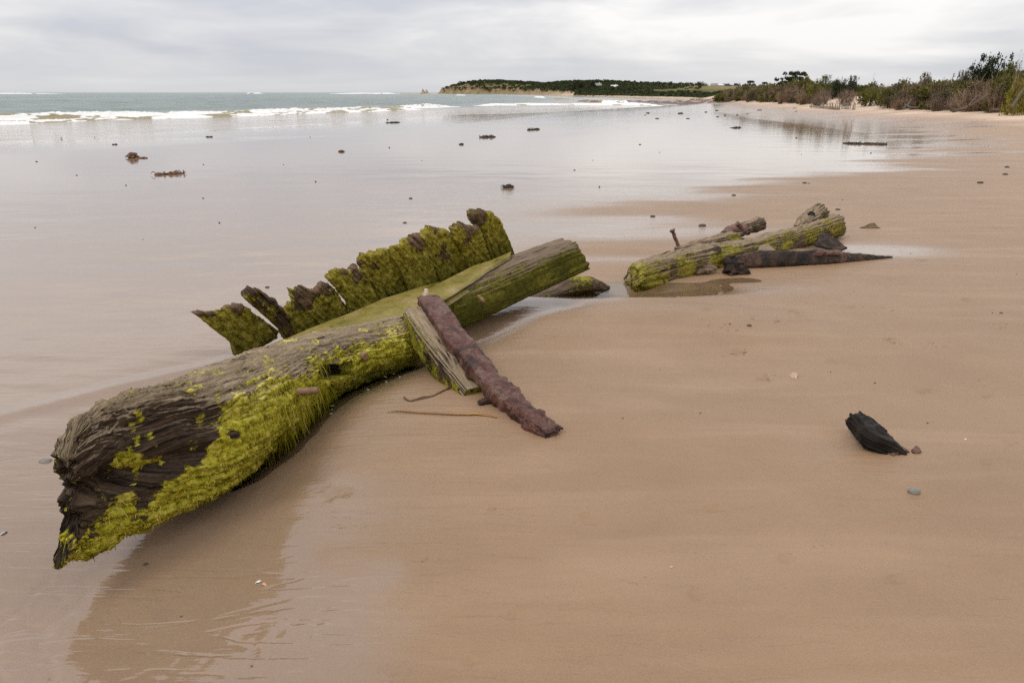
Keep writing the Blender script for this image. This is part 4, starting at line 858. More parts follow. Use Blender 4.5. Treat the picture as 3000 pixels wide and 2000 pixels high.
v, f, u, *_ = loft(np.array([[1.90, 6.70, -0.02, 0.02, 0.02], [1.93, 6.70, 0.01, 0.024, 0.022], [1.95, 6.71, 0.0, 0.02, 0.02]]), 16, 16, 2, lambda S, TH, P, O: 0.006 * fbm(P[..., 0] * 40, P[..., 1] * 40, P[..., 2] * 40, 2)); mesh("rust_lump", v, f, RUST_DARK, kn, u)

def plate(name, pix, nrm, p0, thick, mat, label, cat, jag=0.006, rough=0.004, **kw):
    nrm = np.array(nrm, float); nrm /= np.linalg.norm(nrm); P3 = np.array([on_plane(x, y, p0, nrm) for x, y in pix])
    v, f, u, _ = slab(P3, nrm, thick, jag, rough, 10, 120, None, None, kw.get('seed', 1.0), 0.5)
    z = np.zeros(len(v)); return tag(mesh(name, v, f, mat, kw.get('parent'), u, dict(algae=z + kw.get('alg', 0.0), bleach=z + 0.4, deep=z)), label, cat)
plate("iron_plate", ((2396,690),(2405,681),(2420,684),(2440,692),(2458,702),(2472,716),(2483,724),(2470,730),(2448,732),(2425,726),(2402,721),(2384,714),(2396,704)), (-0.05, -0.55, 0.85), (3.05, 7.62, 0.06), 0.03, RUST_DARK, "bent dark iron plate lying under the far end of the weathered log", "iron plate")
plate("driftwood_scrap", ((2038,760),(2050,757),(2062,768),(2075,762),(2090,772),(2100,782),(2085,788),(2062,792),(2045,796),(2035,790),(2042,780)), (-0.1, -0.3, 0.95), (1.62, 6.66, 0.02), 0.035, WOOD_FAR, "crumbled brown wood scraps at the foot of the weathered log", "wood scrap", 0.014, 0.010)
plate("flat_stone", ((2222,733),(2228,719),(2240,713),(2252,714),(2265,724),(2276,734),(2262,737),(2240,737)), (0.1, -0.75, 0.6), (2.32, 7.15, 0.10), 0.06, make_plain("sandy_stone", (0.20, 0.145, 0.10), (0.33, 0.245, 0.175), 12, 0.8), "tan flat stone wedged between the weathered log and the iron bar", "stone", 0.004, 0.003)
plate("wood_chip", ((2517,668),(2530,663),(2545,655),(2562,652),(2570,660),(2580,668),(2560,666),(2540,669)), (0.0, -0.5, 0.87), on_ground(2545, 668) + np.array([0, 0, 0.02]), 0.018, WOOD_FAR, "small curled wood chip on the sand right of the weathered log", "wood scrap")

# charred stump on the right
st = empty("charred_timber", (1.55, 3.2, 0.0)); tag(st, "short black charred timber half buried in the sand at right", "timber")
v, f, u, s_, t_, e_ = loft(np.array([[*(on_ground(2612, 1318) + np.array([0.03, 0, -0.03])), 0.05, 0.035], [*atY(2570, 1290, 3.16), 0.052, 0.038], [*atY(2540, 1262, 3.24), 0.050, 0.040], [*atY(2515, 1238, 3.31), 0.040, 0.034], [*atY(2506, 1228, 3.335), 0.034, 0.028]]), 130, 90, 3.2,
    lambda S, TH, P, O: 0.008 * ridge(S * 3, np.sin(TH) * 8, np.cos(TH) * 8, 4) + 0.010 * fbm(P[..., 0] * 14, P[..., 1] * 14, P[..., 2] * 14, 3) - 0.003, None, lambda X, Z, s: 0.03 * fbm(X * 3, Z * 3, 3, 3) * (1 - sst(0, 0.1, s)), 8)
mesh("charred_block", v, f, WOOD_BLACK, st, u, dict(algae=0 * s_, bleach=0.15 + 0.2 * fbm(v[:, 0] * 9, v[:, 1] * 9, v[:, 2] * 9, 3), deep=0 * s_))
def small_part(name, pix, parent, mat, thick, seed):
    g0 = on_ground(*pix[0]); P3 = np.array([at(x, y, g0[2] + 0.026) for x, y in pix]); v, f, u, _ = slab(P3, (0, -0.2, 1), thick, 0.008, 0.006, 8, 90, None, None, seed, 0.6); return mesh(name, v, f, mat, parent, u)
small_part("rusted_tail", ((2596,1300),(2612,1292),(2625,1294),(2632,1300),(2650,1306),(2668,1316),(2655,1316),(2640,1312),(2632,1312),(2638,1320),(2622,1327),(2608,1320),(2594,1312)), st, RUST_RED, 0.03, 3.3)
g0 = on_ground(2685, 1318); P3 = np.array([at(x, y, g0[2] + 0.014) for x, y in ((2671,1314),(2681,1306),(2692,1309),(2703,1319),(2690,1323),(2676,1321))])
v, f, u, _ = slab(P3, (0, -0.3, 1), 0.03, 0.004, 0.003, 8, 60, None, None, 5.3, 0.5); tag(mesh("rust_flake", v, f, RUST_RED, None, u), "small reddish rust flake just right of the charred timber", "rust flake")

# ================================================================== small things on the sand
def blob(n=10, m=16, seed=0.0, flat=0.5, amp=0.25):
    th = np.linspace(0, math.pi, n); ph = np.linspace(0, 2 * math.pi, m, endpoint=False)
    A = np.sin(th)[:, None] * np.cos(ph)[None]; B = np.sin(th)[:, None] * np.sin(ph)[None]; C = np.repeat(np.cos(th)[:, None], m, 1)
    r = 1 + amp * fbm(A * 1.3 + seed, B * 1.3, C * 1.3 + seed, 3)
    V = np.stack([A * r, B * r, C * r * flat], -1).reshape(-1, 3); return V, grid_faces(n, m, True)
def pebble(px_, py_, w, mat, label, seed, flat=0.55, name="pebble", group=None, elong=0.75, sink=0.3, cat="pebble"):
    g = on_ground(px_, py_); dep = g[1] * CT + (CAM_Z - g[2]) * ST; r = 0.5 * w * (0.72 if w < 35 else 0.95) * dep / F_PX
    V, F_ = blob(12, 18, seed, flat, 0.22); V = V * np.array([r, r * elong, r]); V[:, 2] += r * flat * (1 - 2 * sink)
    return tag(mesh(name, V + g, F_[:, ::-1], mat), label, cat, group)
pebble(2678, 1442, 38, PEBBLE_GREY, "smooth grey oval pebble on the sand below the charred timber", 1.1, 0.55)
for a in ((2150, 573, 18, "dark pebble on the bare sand left of two others, above the weathered log's far end", 2), (2357, 537, 18, "larger of the paired black pebbles on the wet edge", 3), (2369, 538, 9, "smaller of the paired black pebbles on the wet edge", 4),
          (1912, 635, 21, "dark oval pebble alone on the shiny film left of the weathered log", 5), (2058, 663, 32, "flat dark stone on the sand behind the upright bolt", 6), (1203, 582, 15, "brown pebble on the mirror-wet flat above the plank row", 7), (1186, 653, 16, "dark square pebble just left of the tallest plank", 8),
          (2950, 491, 20, "upper of two greenish pebbles at the right edge", 9), (2945, 512, 22, "lower of two greenish pebbles at the right edge", 10), (2872, 537, 26, "flat dark stone on bare sand near the right edge", 11), (783, 842, 18, "dark pebble standing in water behind the loose brown plank", 12), (2195, 954, 20, "grey flat pebble among worm casts on the sand", 13),
          (2455, 615, 20, "flat dark stone just beyond the weathered log's far end", 14), (107, 474, 9, "tiny dark pebble on the wet flat, farthest left", 15), (225, 514, 8, "tiny dark pebble below and left of the seaweed mound", 16), (1135, 351, 8, "speck of dark stone at the water's edge under the headland", 17), (595, 581, 9, "small pebble on wet sand below the stranded weed strip", 18), (1683, 499, 9, "small dark pebble on the flat right of the weed clump", 19), (1875, 424, 10, "small black pebble on the bright flat below the reflections", 20), (2933, 917, 14, "brown pebble on sand at far right, level with the log's mortise", 21)):
    pebble(a[0], a[1], a[2], PEBBLE_DARK, a[3], a[4] * 1.7, 0.42, elong=0.8)
_rg = np.random.default_rng(11); _pm = []
for k in range(4):
    V, F_ = blob(7, 10, k * 2.3, 0.45, 0.3); me = mesh("pebble", V * np.array([0.5, 0.4, 0.5]), F_[:, ::-1], PEBBLE_DARK); _pm.append(me.data); bpy.data.objects.remove(me)
for k in range(36):
    if k < 22: x, y = _rg.uniform(40, 2600), 400 + 330 * _rg.random() ** 1.2; lab, grp = "tiny dark pebble scattered over the shiny wet flat", "tiny pebbles on the wet flat"
    else: x, y = _rg.uniform(1750, 2980), _rg.uniform(720, 1300); lab, grp = "tiny dark pebble scattered over the bare damp sand", "tiny pebbles on the damp sand"
    if x < 1560 and y > 560 and x > 850: continue
    if 1790 < x < 2620 and 590 < y < 840: continue
    g = on_ground(x, y); dep = g[1] * CT + (CAM_Z - g[2]) * ST; w = _rg.uniform(3.0, 6.5) * dep / F_PX
    o = bpy.data.objects.new("pebble", _pm[k % 4]); COL.objects.link(o); o.location = g; o.scale = (w, w, w); o.rotation_euler = (0, 0, _rg.uniform(0, 6.28)); tag(o, lab, "pebble", grp)

def weed(px_, py_, w, hgt, label, seed, mat=KELP, tails=10, depth=0.6):
    g = on_ground(px_, py_); dep = g[1] * CT + (CAM_Z - g[2]) * ST; k = dep / F_PX; hw = 0.46 * w * k; hh = 0.78 * hgt * k; gg = np.random.default_rng(seed)
    t = empty("seaweed", g); tag(t, label, "seaweed")
    V, F_ = blob(26, 40, seed, 1.0, 0.45); V[:, 0] *= hw * 0.72; V[:, 1] *= hw * depth; V[:, 2] = V[:, 2] * hh * 0.8 + 0.1 * hh
    V = V + 0.10 * min(hw, hh * 1.6) * fbm(V[:, 0] * 9 / hw, V[:, 1] * 9 / hw, V[:, 2] * 9 / hw, 3)[:, None] * V / np.maximum(np.linalg.norm(V, axis=1), 1e-6)[:, None]
    mesh("weed_mass", V + g, F_[:, ::-1], mat, t)
    for i in range(tails):
        a = gg.uniform(0, 6.28); r0, r1 = gg.uniform(0.2, 0.7), gg.uniform(0.8, 1.15)
        P = [[math.cos(a) * hw * r0, math.sin(a) * hw * depth * r0, hh * gg.uniform(0.4, 0.9)], [math.cos(a + 0.2) * hw * (r0 + r1) / 2, math.sin(a + 0.2) * hw * depth * (r0 + r1) / 2, hh * gg.uniform(0.3, 0.8)], [math.cos(a + 0.3) * hw * r1, math.sin(a + 0.3) * hw * depth * r1, hh * gg.uniform(0.03, 0.3)]]
        rr = max(hh * 0.07, 0.004); rows = [[*(g + np.array(p)), rr * 1.6, rr] for p in P]
        v, f, u, *_ = loft(rows, 12, 8, 2.0, None, caps=2); mesh("weed_frond", v, f, mat, t)
def weed_strip(px0, px1, py0, py1, label, seed, mat=KELP, thick=8, lumps=9):
    g0, g1 = on_ground(px0, py0), on_ground(px1, py1); gg = np.random.default_rng(seed); t = empty("seaweed", (g0 + g1) / 2); tag(t, label, "seaweed"); dep = (g0[1] + g1[1]) / 2; k = dep / F_PX
    n = 8; rows = []
    for i in range(n):
        q = g0 + (g1 - g0) * i / (n - 1); rr = thick * k * (0.25 + 0.35 * gg.random()) * (1 if 0 < i < n - 1 else 0.3); rows.append([q[0], q[1] + gg.normal(0, 3 * k), q[2] + rr * 0.3, rr * 2.2, rr])
    v, f, u, *_ = loft(rows, 60, 14, 2.0, lambda S, TH, P, O: thick * k * 0.22 * fbm(P[..., 0] * 2.2 / (thick * k) , P[..., 1] * 2.2 / (thick * k), P[..., 2] * 2.2 / (thick * k), 3), caps=3); mesh("weed_strand", v, f, mat, t)
    for i in range(lumps):
        q = g0 + (g1 - g0) * gg.random(); a = gg.uniform(0, 6.28); L_ = thick * k * gg.uniform(1, 2.2); rr = thick * k * 0.10
        v, f, u, *_ = loft([[*q, rr, rr], [q[0] + math.cos(a) * L_ * 0.6, q[1] + math.sin(a) * L_ * 0.6, q[2] + thick * k * gg.uniform(0.5, 1.0), rr * 1.3, rr], [q[0] + math.cos(a) * L_, q[1] + math.sin(a) * L_, q[2] + thick * k * gg.uniform(0.1, 0.7), rr * 0.5, rr * 0.5]], 10, 8, 2.0, None, caps=2); mesh("weed_frond", v, f, mat, t)
weed(390, 463, 46, 22, "rounded brown seaweed mound on the wet flat at left", 3, KELP, 12)
weed_strip(380, 432, 463, 464, "flat tail of weed stretching right from the seaweed mound", 5, KELP, 6, 5)
weed_strip(452, 540, 513, 508, "ragged strip of brown weed on the wet flat, nearest of the left ones", 7, KELP, 10, 16)
weed(1000, 445, 26, 7, "small flat weed clump on the flat between the mound and the headland", 11, KELP, 6)
weed(1489, 550, 46, 13, "black weed clump on the bright wet flat behind the plank row", 13, WEED_DARK, 14)
weed_strip(1404, 1452, 403, 402, "thin dark weed strip on the flat above the plank row", 15, WEED_DARK, 7, 8)
weed_strip(1545, 1580, 381, 380, "short weed strip under the headland's reflection", 17, WEED_DARK, 6, 5)
weed(1352, 424, 18, 6, "tiny weed clump left of the thin dark weed strip", 19, WEED_DARK, 5)
weed_strip(2470, 2600, 421, 424, "long dark line of weed across the wet edge at right", 21, WEED_DARK, 7, 18)
weed_strip(2140, 2172, 375, 375, "short dark weed strip on the mirror-like flat under the scrub's reflection", 23, WEED_DARK, 5, 4)
weed_strip(1130, 1172, 360, 359, "thin dark weed line lying at the edge of the swash", 25, WEED_DARK, 4, 3)
weed_strip(603, 622, 401, 401, "short dark weed sliver on wet sand near the swash, middle of the left flat", 27, WEED_DARK, 3, 2)
weed_strip(328, 345, 424, 423, "small weed sliver right above the seaweed mound", 29, WEED_DARK, 3, 2)
for i, (x, y, w, h_) in enumerate(((1898, 332, 24, 6), (1993, 333, 34, 8), (2100, 325, 22, 6), (2068, 329, 16, 5), (1925, 348, 26, 5), (2015, 348, 22, 5), (2102, 343, 18, 5), (2160, 338, 16, 6), (2190, 335, 14, 5), (2225, 324, 30, 7), (2328, 318, 26, 4), (2332, 328, 14, 4), (1890, 300 + 38, 10, 4))):
    weed(x, y, w * 0.65, h_ * 0.5, ["weed-covered rock farthest left of the cluster on the mirror flat", "largest weed-covered rock of the cluster on the mirror flat", "weed-covered rock at the back of the cluster near the reef", "small weedy rock between the large one and the reef", "low weedy rock nearest the camera at left of the cluster", "low weedy rock nearest the camera in the middle of the cluster", "small weedy rock beside the yellow one, left of it", "small weedy rock right of the yellow one", "weedy rock at the right of the cluster", "dark weed heap beside the pale debris at the reef's end", "flat weed smear on pale sand left of the stake fence", "small weed smear on the wet edge below the stake fence", "speck of weed at the far left below the surf's end"][i], 50 + i, WEED_DARK, 5)
pebble(2124, 339, 9, make_plain("yellow_stone", (0.24, 0.17, 0.07), (0.36, 0.26, 0.11), 9), "yellowish upright rock in the middle of the weedy rock cluster", 2.2, 0.9, "rock", cat="rock", sink=0.2)

def ribbon(name, pix, r, mat, label, cat, lift=0.006):
    P = []
    for (x, y, k) in pix:
        g = on_ground(x, y); P.append([g[0], g[1], g[2] + lift * (1 + 0.5 * math.sin(x)), r * k * 1.6, r * k * 0.6])
    v, f, u, *_ = loft(P, 80, 10, 2.0, lambda S, TH, P_, O: r * 0.25 * fbm(P_[..., 0] * 40, P_[..., 1] * 40, 1.0, 2), caps=3); return tag(mesh(name, v, f, mat, None, u), label, cat)
ribbon("kelp_strand", [(1183,1166,0.7),(1192,1172,1),(1206,1175,1),(1240,1167,1.2),(1268,1160,1),(1300,1145,1.1),(1322,1136,1.4),(1333,1131,0.6)], 0.004, KELP, "short red-brown kelp strand on the sand left of the brace's foot", "kelp")
ribbon("kelp_strand", [(1136,1208,0.3),(1170,1206,0.9),(1220,1210,1),(1290,1214,1),(1360,1216,1.1),(1395,1214,1.6),(1425,1217,1.2),(1455,1224,0.5)], 0.005, KELP_OR, "long orange kelp strand on the sand pointing to the iron strap", "kelp")
def shell(px_, py_, w, mat, label, seed, tilt=0.5):
    g = on_ground(px_, py_); dep = g[1] * CT + (CAM_Z - g[2]) * ST; r = 0.5 * w * dep / F_PX; n, m = 9, 20
    a = np.linspace(-1.25, 1.25, m); t = np.linspace(0.05, 1, n)
    X = t[:, None] * np.sin(a)[None] * r * 1.2; Y = t[:, None] * np.cos(a)[None] * r * 1.5 - r * 0.7; Z = r * (0.75 * (1 - (t[:, None] - 0.35) ** 2 * 1.9) * (1 - 0.35 * (a[None] / 1.25) ** 2)) + 0.05 * r * np.cos(a * 14)[None] * t[:, None]
    V = np.stack([X, Y, Z], -1).reshape(-1, 3); V2 = V * 0.93 + np.array([0, 0, -0.05 * r]); F_ = grid_faces(n, m)
    c, s_ = math.cos(seed), math.sin(seed); Rm = np.array([[c, -s_, 0], [s_, c, 0], [0, 0, 1]])
    W = np.vstack([V, V2]) @ Rm.T; W[:, 2] -= W[:, 2].min() + 0.15 * r
    return tag(mesh("shell", W + g, np.vstack([F_, F_[:, ::-1] + len(V)]), mat), label, "shell")
shell(758, 1704, 20, SHELL, "white half of the broken scallop shell in the foreground", 0.6)
shell(774, 1711, 18, SHELL_OR, "orange half of the broken scallop shell in the foreground", -0.7)
shell(10, 1562, 22, make_plain("mussel_shell", (0.12, 0.13, 0.20), (0.55, 0.50, 0.48), 50, 0.3, 0.001), "blue-white mussel shell piece at the left edge", 1.2)
shell(2325, 1101, 34, make_plain("tan_shell", (0.36, 0.24, 0.16), (0.52, 0.37, 0.26), 50, 0.5, 0.001), "tan shell lying edge-up on the open sand", 1.5)
shell(1968, 1660, 9, SHELL, "tiny white shell chip on the open foreground sand", 0.2)
shell(2829, 1286, 8, SHELL, "tiny white shell chip right of the charred timber", 0.9)
for i, (x, y, w, l) in enumerate(((427, 1652, 26, "dark pebble in the shallow water under the log's near tip"), (531, 1805, 12, "small brown pebble in the foreground rills"), (737, 1949, 10, "tiny black stone at the bottom edge of the foreground"), (132, 1350, 40, "flat grey stone in wet sand left of the log's end"))):
    pebble(x, y, w, PEBBLE_DARK if i != 3 else PEBBLE_GREY, l, 3.3 + i, 0.35, sink=0.5)

# worm casts and clods on the bare sand
CLOD = make_plain("sand_clod", (0.20, 0.135, 0.09), (0.34, 0.235, 0.16), 60, 0.8, 0.002); Vc, Fc = [], []; nv = 0; gg = np.random.default_rng(21)
spots = [(2075, 942), (2330, 920), (2340, 936), (2290, 940), (2210, 935), (2180, 915), (2615, 1000), (2160, 1035), (2235, 1105), (2580, 900), (985, 1510), (1020, 1540), (2130, 965), (2720, 1010), (2860, 1120), (2940, 960), (1250, 1640), (1460, 1500), (1850, 1700), (2400, 1600)]
for (x, y) in spots:
    for j in range(gg.integers(4, 11)):
        g = on_ground(x + gg.normal(0, 22), y + gg.normal(0, 6)); r = gg.uniform(0.002, 0.007) * (1 if y < 1300 else 0.6); V_, F__ = blob(5, 7, gg.random() * 9, 0.5, 0.3)
        Vc.append(V_ * np.array([r * gg.uniform(1, 2.4), r, r]) + g); Fc.append(F__[:, ::-1] + nv); nv += len(V_)
tag(mesh("sand_crumbs", np.vstack(Vc), np.vstack(Fc), CLOD), "loose crumbs and worm casts of sand", "sand crumbs", kind="stuff")
Vc, Fc = [], []; nv = 0
for j in range(18):
    t = gg.random(); x, y = 900 + 320 * t + gg.normal(0, 14), 1215 - 130 * t + gg.normal(0, 16); g = at(x, y, -0.0315); r = gg.uniform(0.003, 0.007); a = np.linspace(0, 6.28, 7)[:-1]
    V_ = np.vstack([[0, 0, 0.002]] + [[math.cos(q) * r * 1.8, math.sin(q) * r, 0] for q in a]) + g; Vc.append(V_); Fc.append(np.array([[0, 1 + i, 1 + (i + 1) % 6] for i in range(6)]) + nv); nv += 7
tag(mesh("foam_flecks", np.vstack(Vc), np.vstack(Fc), make_plain("fleck", (0.55, 0.5, 0.4), (0.7, 0.66, 0.55), 9)), "pale flecks of foam on the pool along the log", "foam", kind="stuff")

# ================================================================== plants
def leaves(cent, rad, per, size, g, squash=0.8, droop=0.0):
    n = len(cent); c = np.repeat(cent, per, 0); d = g.normal(0, 1, (n * per, 3)); d /= np.linalg.norm(d, axis=1)[:, None]
    p = c + d * (np.repeat(rad, per) * g.random(n * per) ** 0.45)[:, None] * np.array([1, 1, squash])
    a = g.normal(0, 1, (n * per, 3)); a /= np.linalg.norm(a, axis=1)[:, None]; b = np.cross(a, g.normal(0, 1, (n * per, 3))); b /= np.linalg.norm(b, axis=1)[:, None]
    sz = size * g.uniform(0.6, 1.3, n * per)[:, None]
    V = np.stack([p - a * sz, p - b * sz * 0.45, p + a * sz, p + b * sz * 0.45], 1).reshape(-1, 3); F_ = np.arange(n * per * 4).reshape(-1, 4)
    tone = np.repeat(np.clip(np.repeat(g.uniform(0.1, 0.9, n), per) + g.normal(0, 0.12, n * per), 0, 1), 4)
    return V, F_, tone
def crown_cloud(g, n, kind):
    if kind == 'dome':       # rounded shrub reaching the ground
        u = g.normal(0, 1, (n, 3)); u /= np.linalg.norm(u, axis=1)[:, None]; u[:, 2] = np.abs(u[:, 2]); r = g.uniform(0.55, 0.93, n)[:, None]
        c = u * r * np.array([1, 1, 0.86]) + np.array([0, 0, 0.08]); rad = g.uniform(0.16, 0.30, n)
        ph = np.arctan2(c[:, 1], c[:, 0]); c *= (1 + 0.22 * np.sin(3 * ph + 1.3) * np.sin(2.1 * ph))[:, None]
    elif kind == 'tuft':     # open, with separate puffs on top
        c = np.stack([g.normal(0, 0.45, n), g.normal(0, 0.45, n), g.uniform(0.12, 1.0, n) ** 0.8], 1); c[:, :2] *= (1.15 - 0.5 * c[:, 2:3]); rad = g.uniform(0.09, 0.20, n)
    elif kind == 'umbrella': # layered flat pine crown leaning one way
        k = g.integers(0, 5, n); a = g.uniform(0, 6.28, n); r = g.random(n) ** 0.5 * np.array([0.55, 0.95, 1.0, 0.85, 0.55])[k]
        c = np.stack([np.cos(a) * r + 0.12 * k, np.sin(a) * r, 0.30 + 0.16 * k - 0.10 * r + g.normal(0, 0.02, n)], 1); rad = g.uniform(0.10, 0.17, n)
    return c, rad
def make_proto(kind, seed, n, per, size, mat, squash=0.8):
    g = np.random.default_rng(seed); c, rad = crown_cloud(g, n, kind); return leaves(c, rad, per, size, g, squash) + (mat,)
def make_twigs(seed, n, spread, mat, width=0.012, curve=0.25):
    g = np.random.default_rng(seed); V = []; F_ = []; T = []; nv = 0
    for i in range(n):
        a = g.uniform(0, 6.28); out = spread * g.random() ** 0.6; top = g.uniform(0.45, 1.0) * (1 - 0.35 * (out / max(spread, 1e-3)) ** 2)
        r0 = g.uniform(0, 0.35); p0 = np.array([math.cos(a) * r0, math.sin(a) * r0, 0]); p2 = np.array([math.cos(a) * out, math.sin(a) * out, top]) + g.normal(0, 0.06, 3); p1 = (p0 + p2) / 2 + np.array([math.cos(a), math.sin(a), 0.6]) * curve * g.uniform(-0.2, 0.6)
        tone = g.random(); segs = [(p0, p1, p2, 1.0)]
        for j in range(4):
            q = p1 + (p2 - p1) * g.uniform(0, 0.9); e = q + g.normal(0, 0.16, 3) + np.array([0, 0, 0.05]); segs.append((q, (q + e) / 2 + g.normal(0, 0.02, 3), e, 0.6))
        for (A, B, C, k) in segs:
            sd_ = np.cross(C - A, g.normal(0, 1, 3)); sd_ /= max(np.linalg.norm(sd_), 1e-6); w = width * k
            V += [A - sd_ * w, A + sd_ * w, B - sd_ * w * 0.7, B + sd_ * w * 0.7, C]; F_.append([nv, nv + 1, nv + 3, nv + 2]); F_.append([nv + 2, nv + 3, nv + 4, nv + 4]); T += [tone] * 5; nv += 5
    F_ = np.array(F_); return np.array(V), [F_[F_[:, 2] != F_[:, 3]], F_[F_[:, 2] == F_[:, 3]][:, :3]], np.array(T), mat
def stems(seed, n, h=0.7, r=0.03, spread=0.35):
    g = np.random.default_rng(seed); Vs, Fs, nv = [], [[], []], 0
    for i in range(n):
        a = g.uniform(0, 6.28); v, f, *_ = loft([[0.05 * math.cos(a), 0.05 * math.sin(a), -0.05, r, r], [spread * 0.4 * math.cos(a), spread * 0.4 * math.sin(a), h * 0.5, r * 0.8, r * 0.8], [spread * math.cos(a + 0.4), spread * math.sin(a + 0.4), h, r * 0.45, r * 0.45]], 7, 6, 2.0, None, caps=1)
        Vs.append(v); Fs[0].append(f[0] + nv); Fs[1].append(f[1] + nv); nv += len(v)
    return np.vstack(Vs), [np.vstack(Fs[0]), np.vstack(Fs[1])]
PROTO = {
    'olive': [make_proto('dome', 101 + k, 60, 38, 0.060, LEAF_OLIVE) for k in range(3)], 'dark': [make_proto('dome', 111 + k, 60, 38, 0.060, LEAF_DARK) for k in range(2)],
    'yellow': [make_proto('dome', 121 + k, 60, 36, 0.060, LEAF_YEL) for k in range(2)], 'grey': [make_proto('dome', 131 + k, 60, 34, 0.050, LEAF_GREY) for k in range(2)],
    'tuft': [make_proto('tuft', 141 + k, 85, 26, 0.042, LEAF_GREY if k == 0 else LEAF_OLIVE) for k in range(2)], 'darktuft': [make_proto('tuft', 151 + k, 95, 26, 0.045, LEAF_DARK) for k in range(2)],
    'pine': [make_proto('umbrella', 161 + k, 110, 30, 0.055, LEAF_DARK, 0.45) for k in range(2)],
    'twig': [make_twigs(171 + k, 150, 0.95, TWIG, 0.014) for k in range(3)], 'pale': [make_twigs(181 + k, 190, 0.95, TWIG_PALE, 0.012) for k in range(2)], 'bare': [make_twigs(191, 26, 0.42, TWIG, 0.018, 0.1)],
}
_pmesh = {}
def proto_mesh(kind, k):
    if (kind, k) not in _pmesh:
        V, F_, tone, mat = PROTO[kind][k]; o = mesh("crown", V, F_, mat, attrs=dict(tone=tone), smooth=False, origin=(0, 0, 0)); sv, sf = stems(hash(kind) % 97 + k, 1 if kind in ('pine', 'bare') else 4, 0.75, 0.05 if kind in ('pine', 'bare') else 0.025); o2 = mesh("trunk", sv, sf, BARK, origin=(0, 0, 0))
        _pmesh[(kind, k)] = (o.data, o2.data); bpy.data.objects.remove(o); bpy.data.objects.remove(o2)
    return _pmesh[(kind, k)]
FOOTPX = [2000, 2090, 2270, 2400, 2600, 2900, 3000, 3200]; FOOTY = [150, 120, 79, 65, 50, 41, 38, 33]
def plant(name, kind, k, px_, py_top, w, dY, label, cat, group=None, Y=None, land=False, depth=0.8, sink=0.1):
    Y = Y if Y is not None else np.interp(px_, FOOTPX, FOOTY) + dY
    top = atY(px_, py_top, Y); b = lz(top[0], Y) if land else gz(top[0], Y); hgt = max(top[2] - b, 0.25); dep = Y * CT; hw = 0.5 * w * dep / F_PX
    t = empty(name, (top[0], Y, b - sink * 0.3)); t.scale = (hw, hw * depth, hgt + sink * 0.3); t.rotation_euler = (0, 0, 0); tag(t, label, cat, group)
    c, s_ = proto_mesh(kind, k % len(PROTO[kind])); rz = (px_ * 0.37) % 6.28 if kind != 'pine' else 0.0
    for nm, me in (("trunk", s_), ("crown", c)):
        o = bpy.data.objects.new(nm, me); COL.objects.link(o); o.parent = t; o.rotation_euler = (0, 0, rz)
    return t
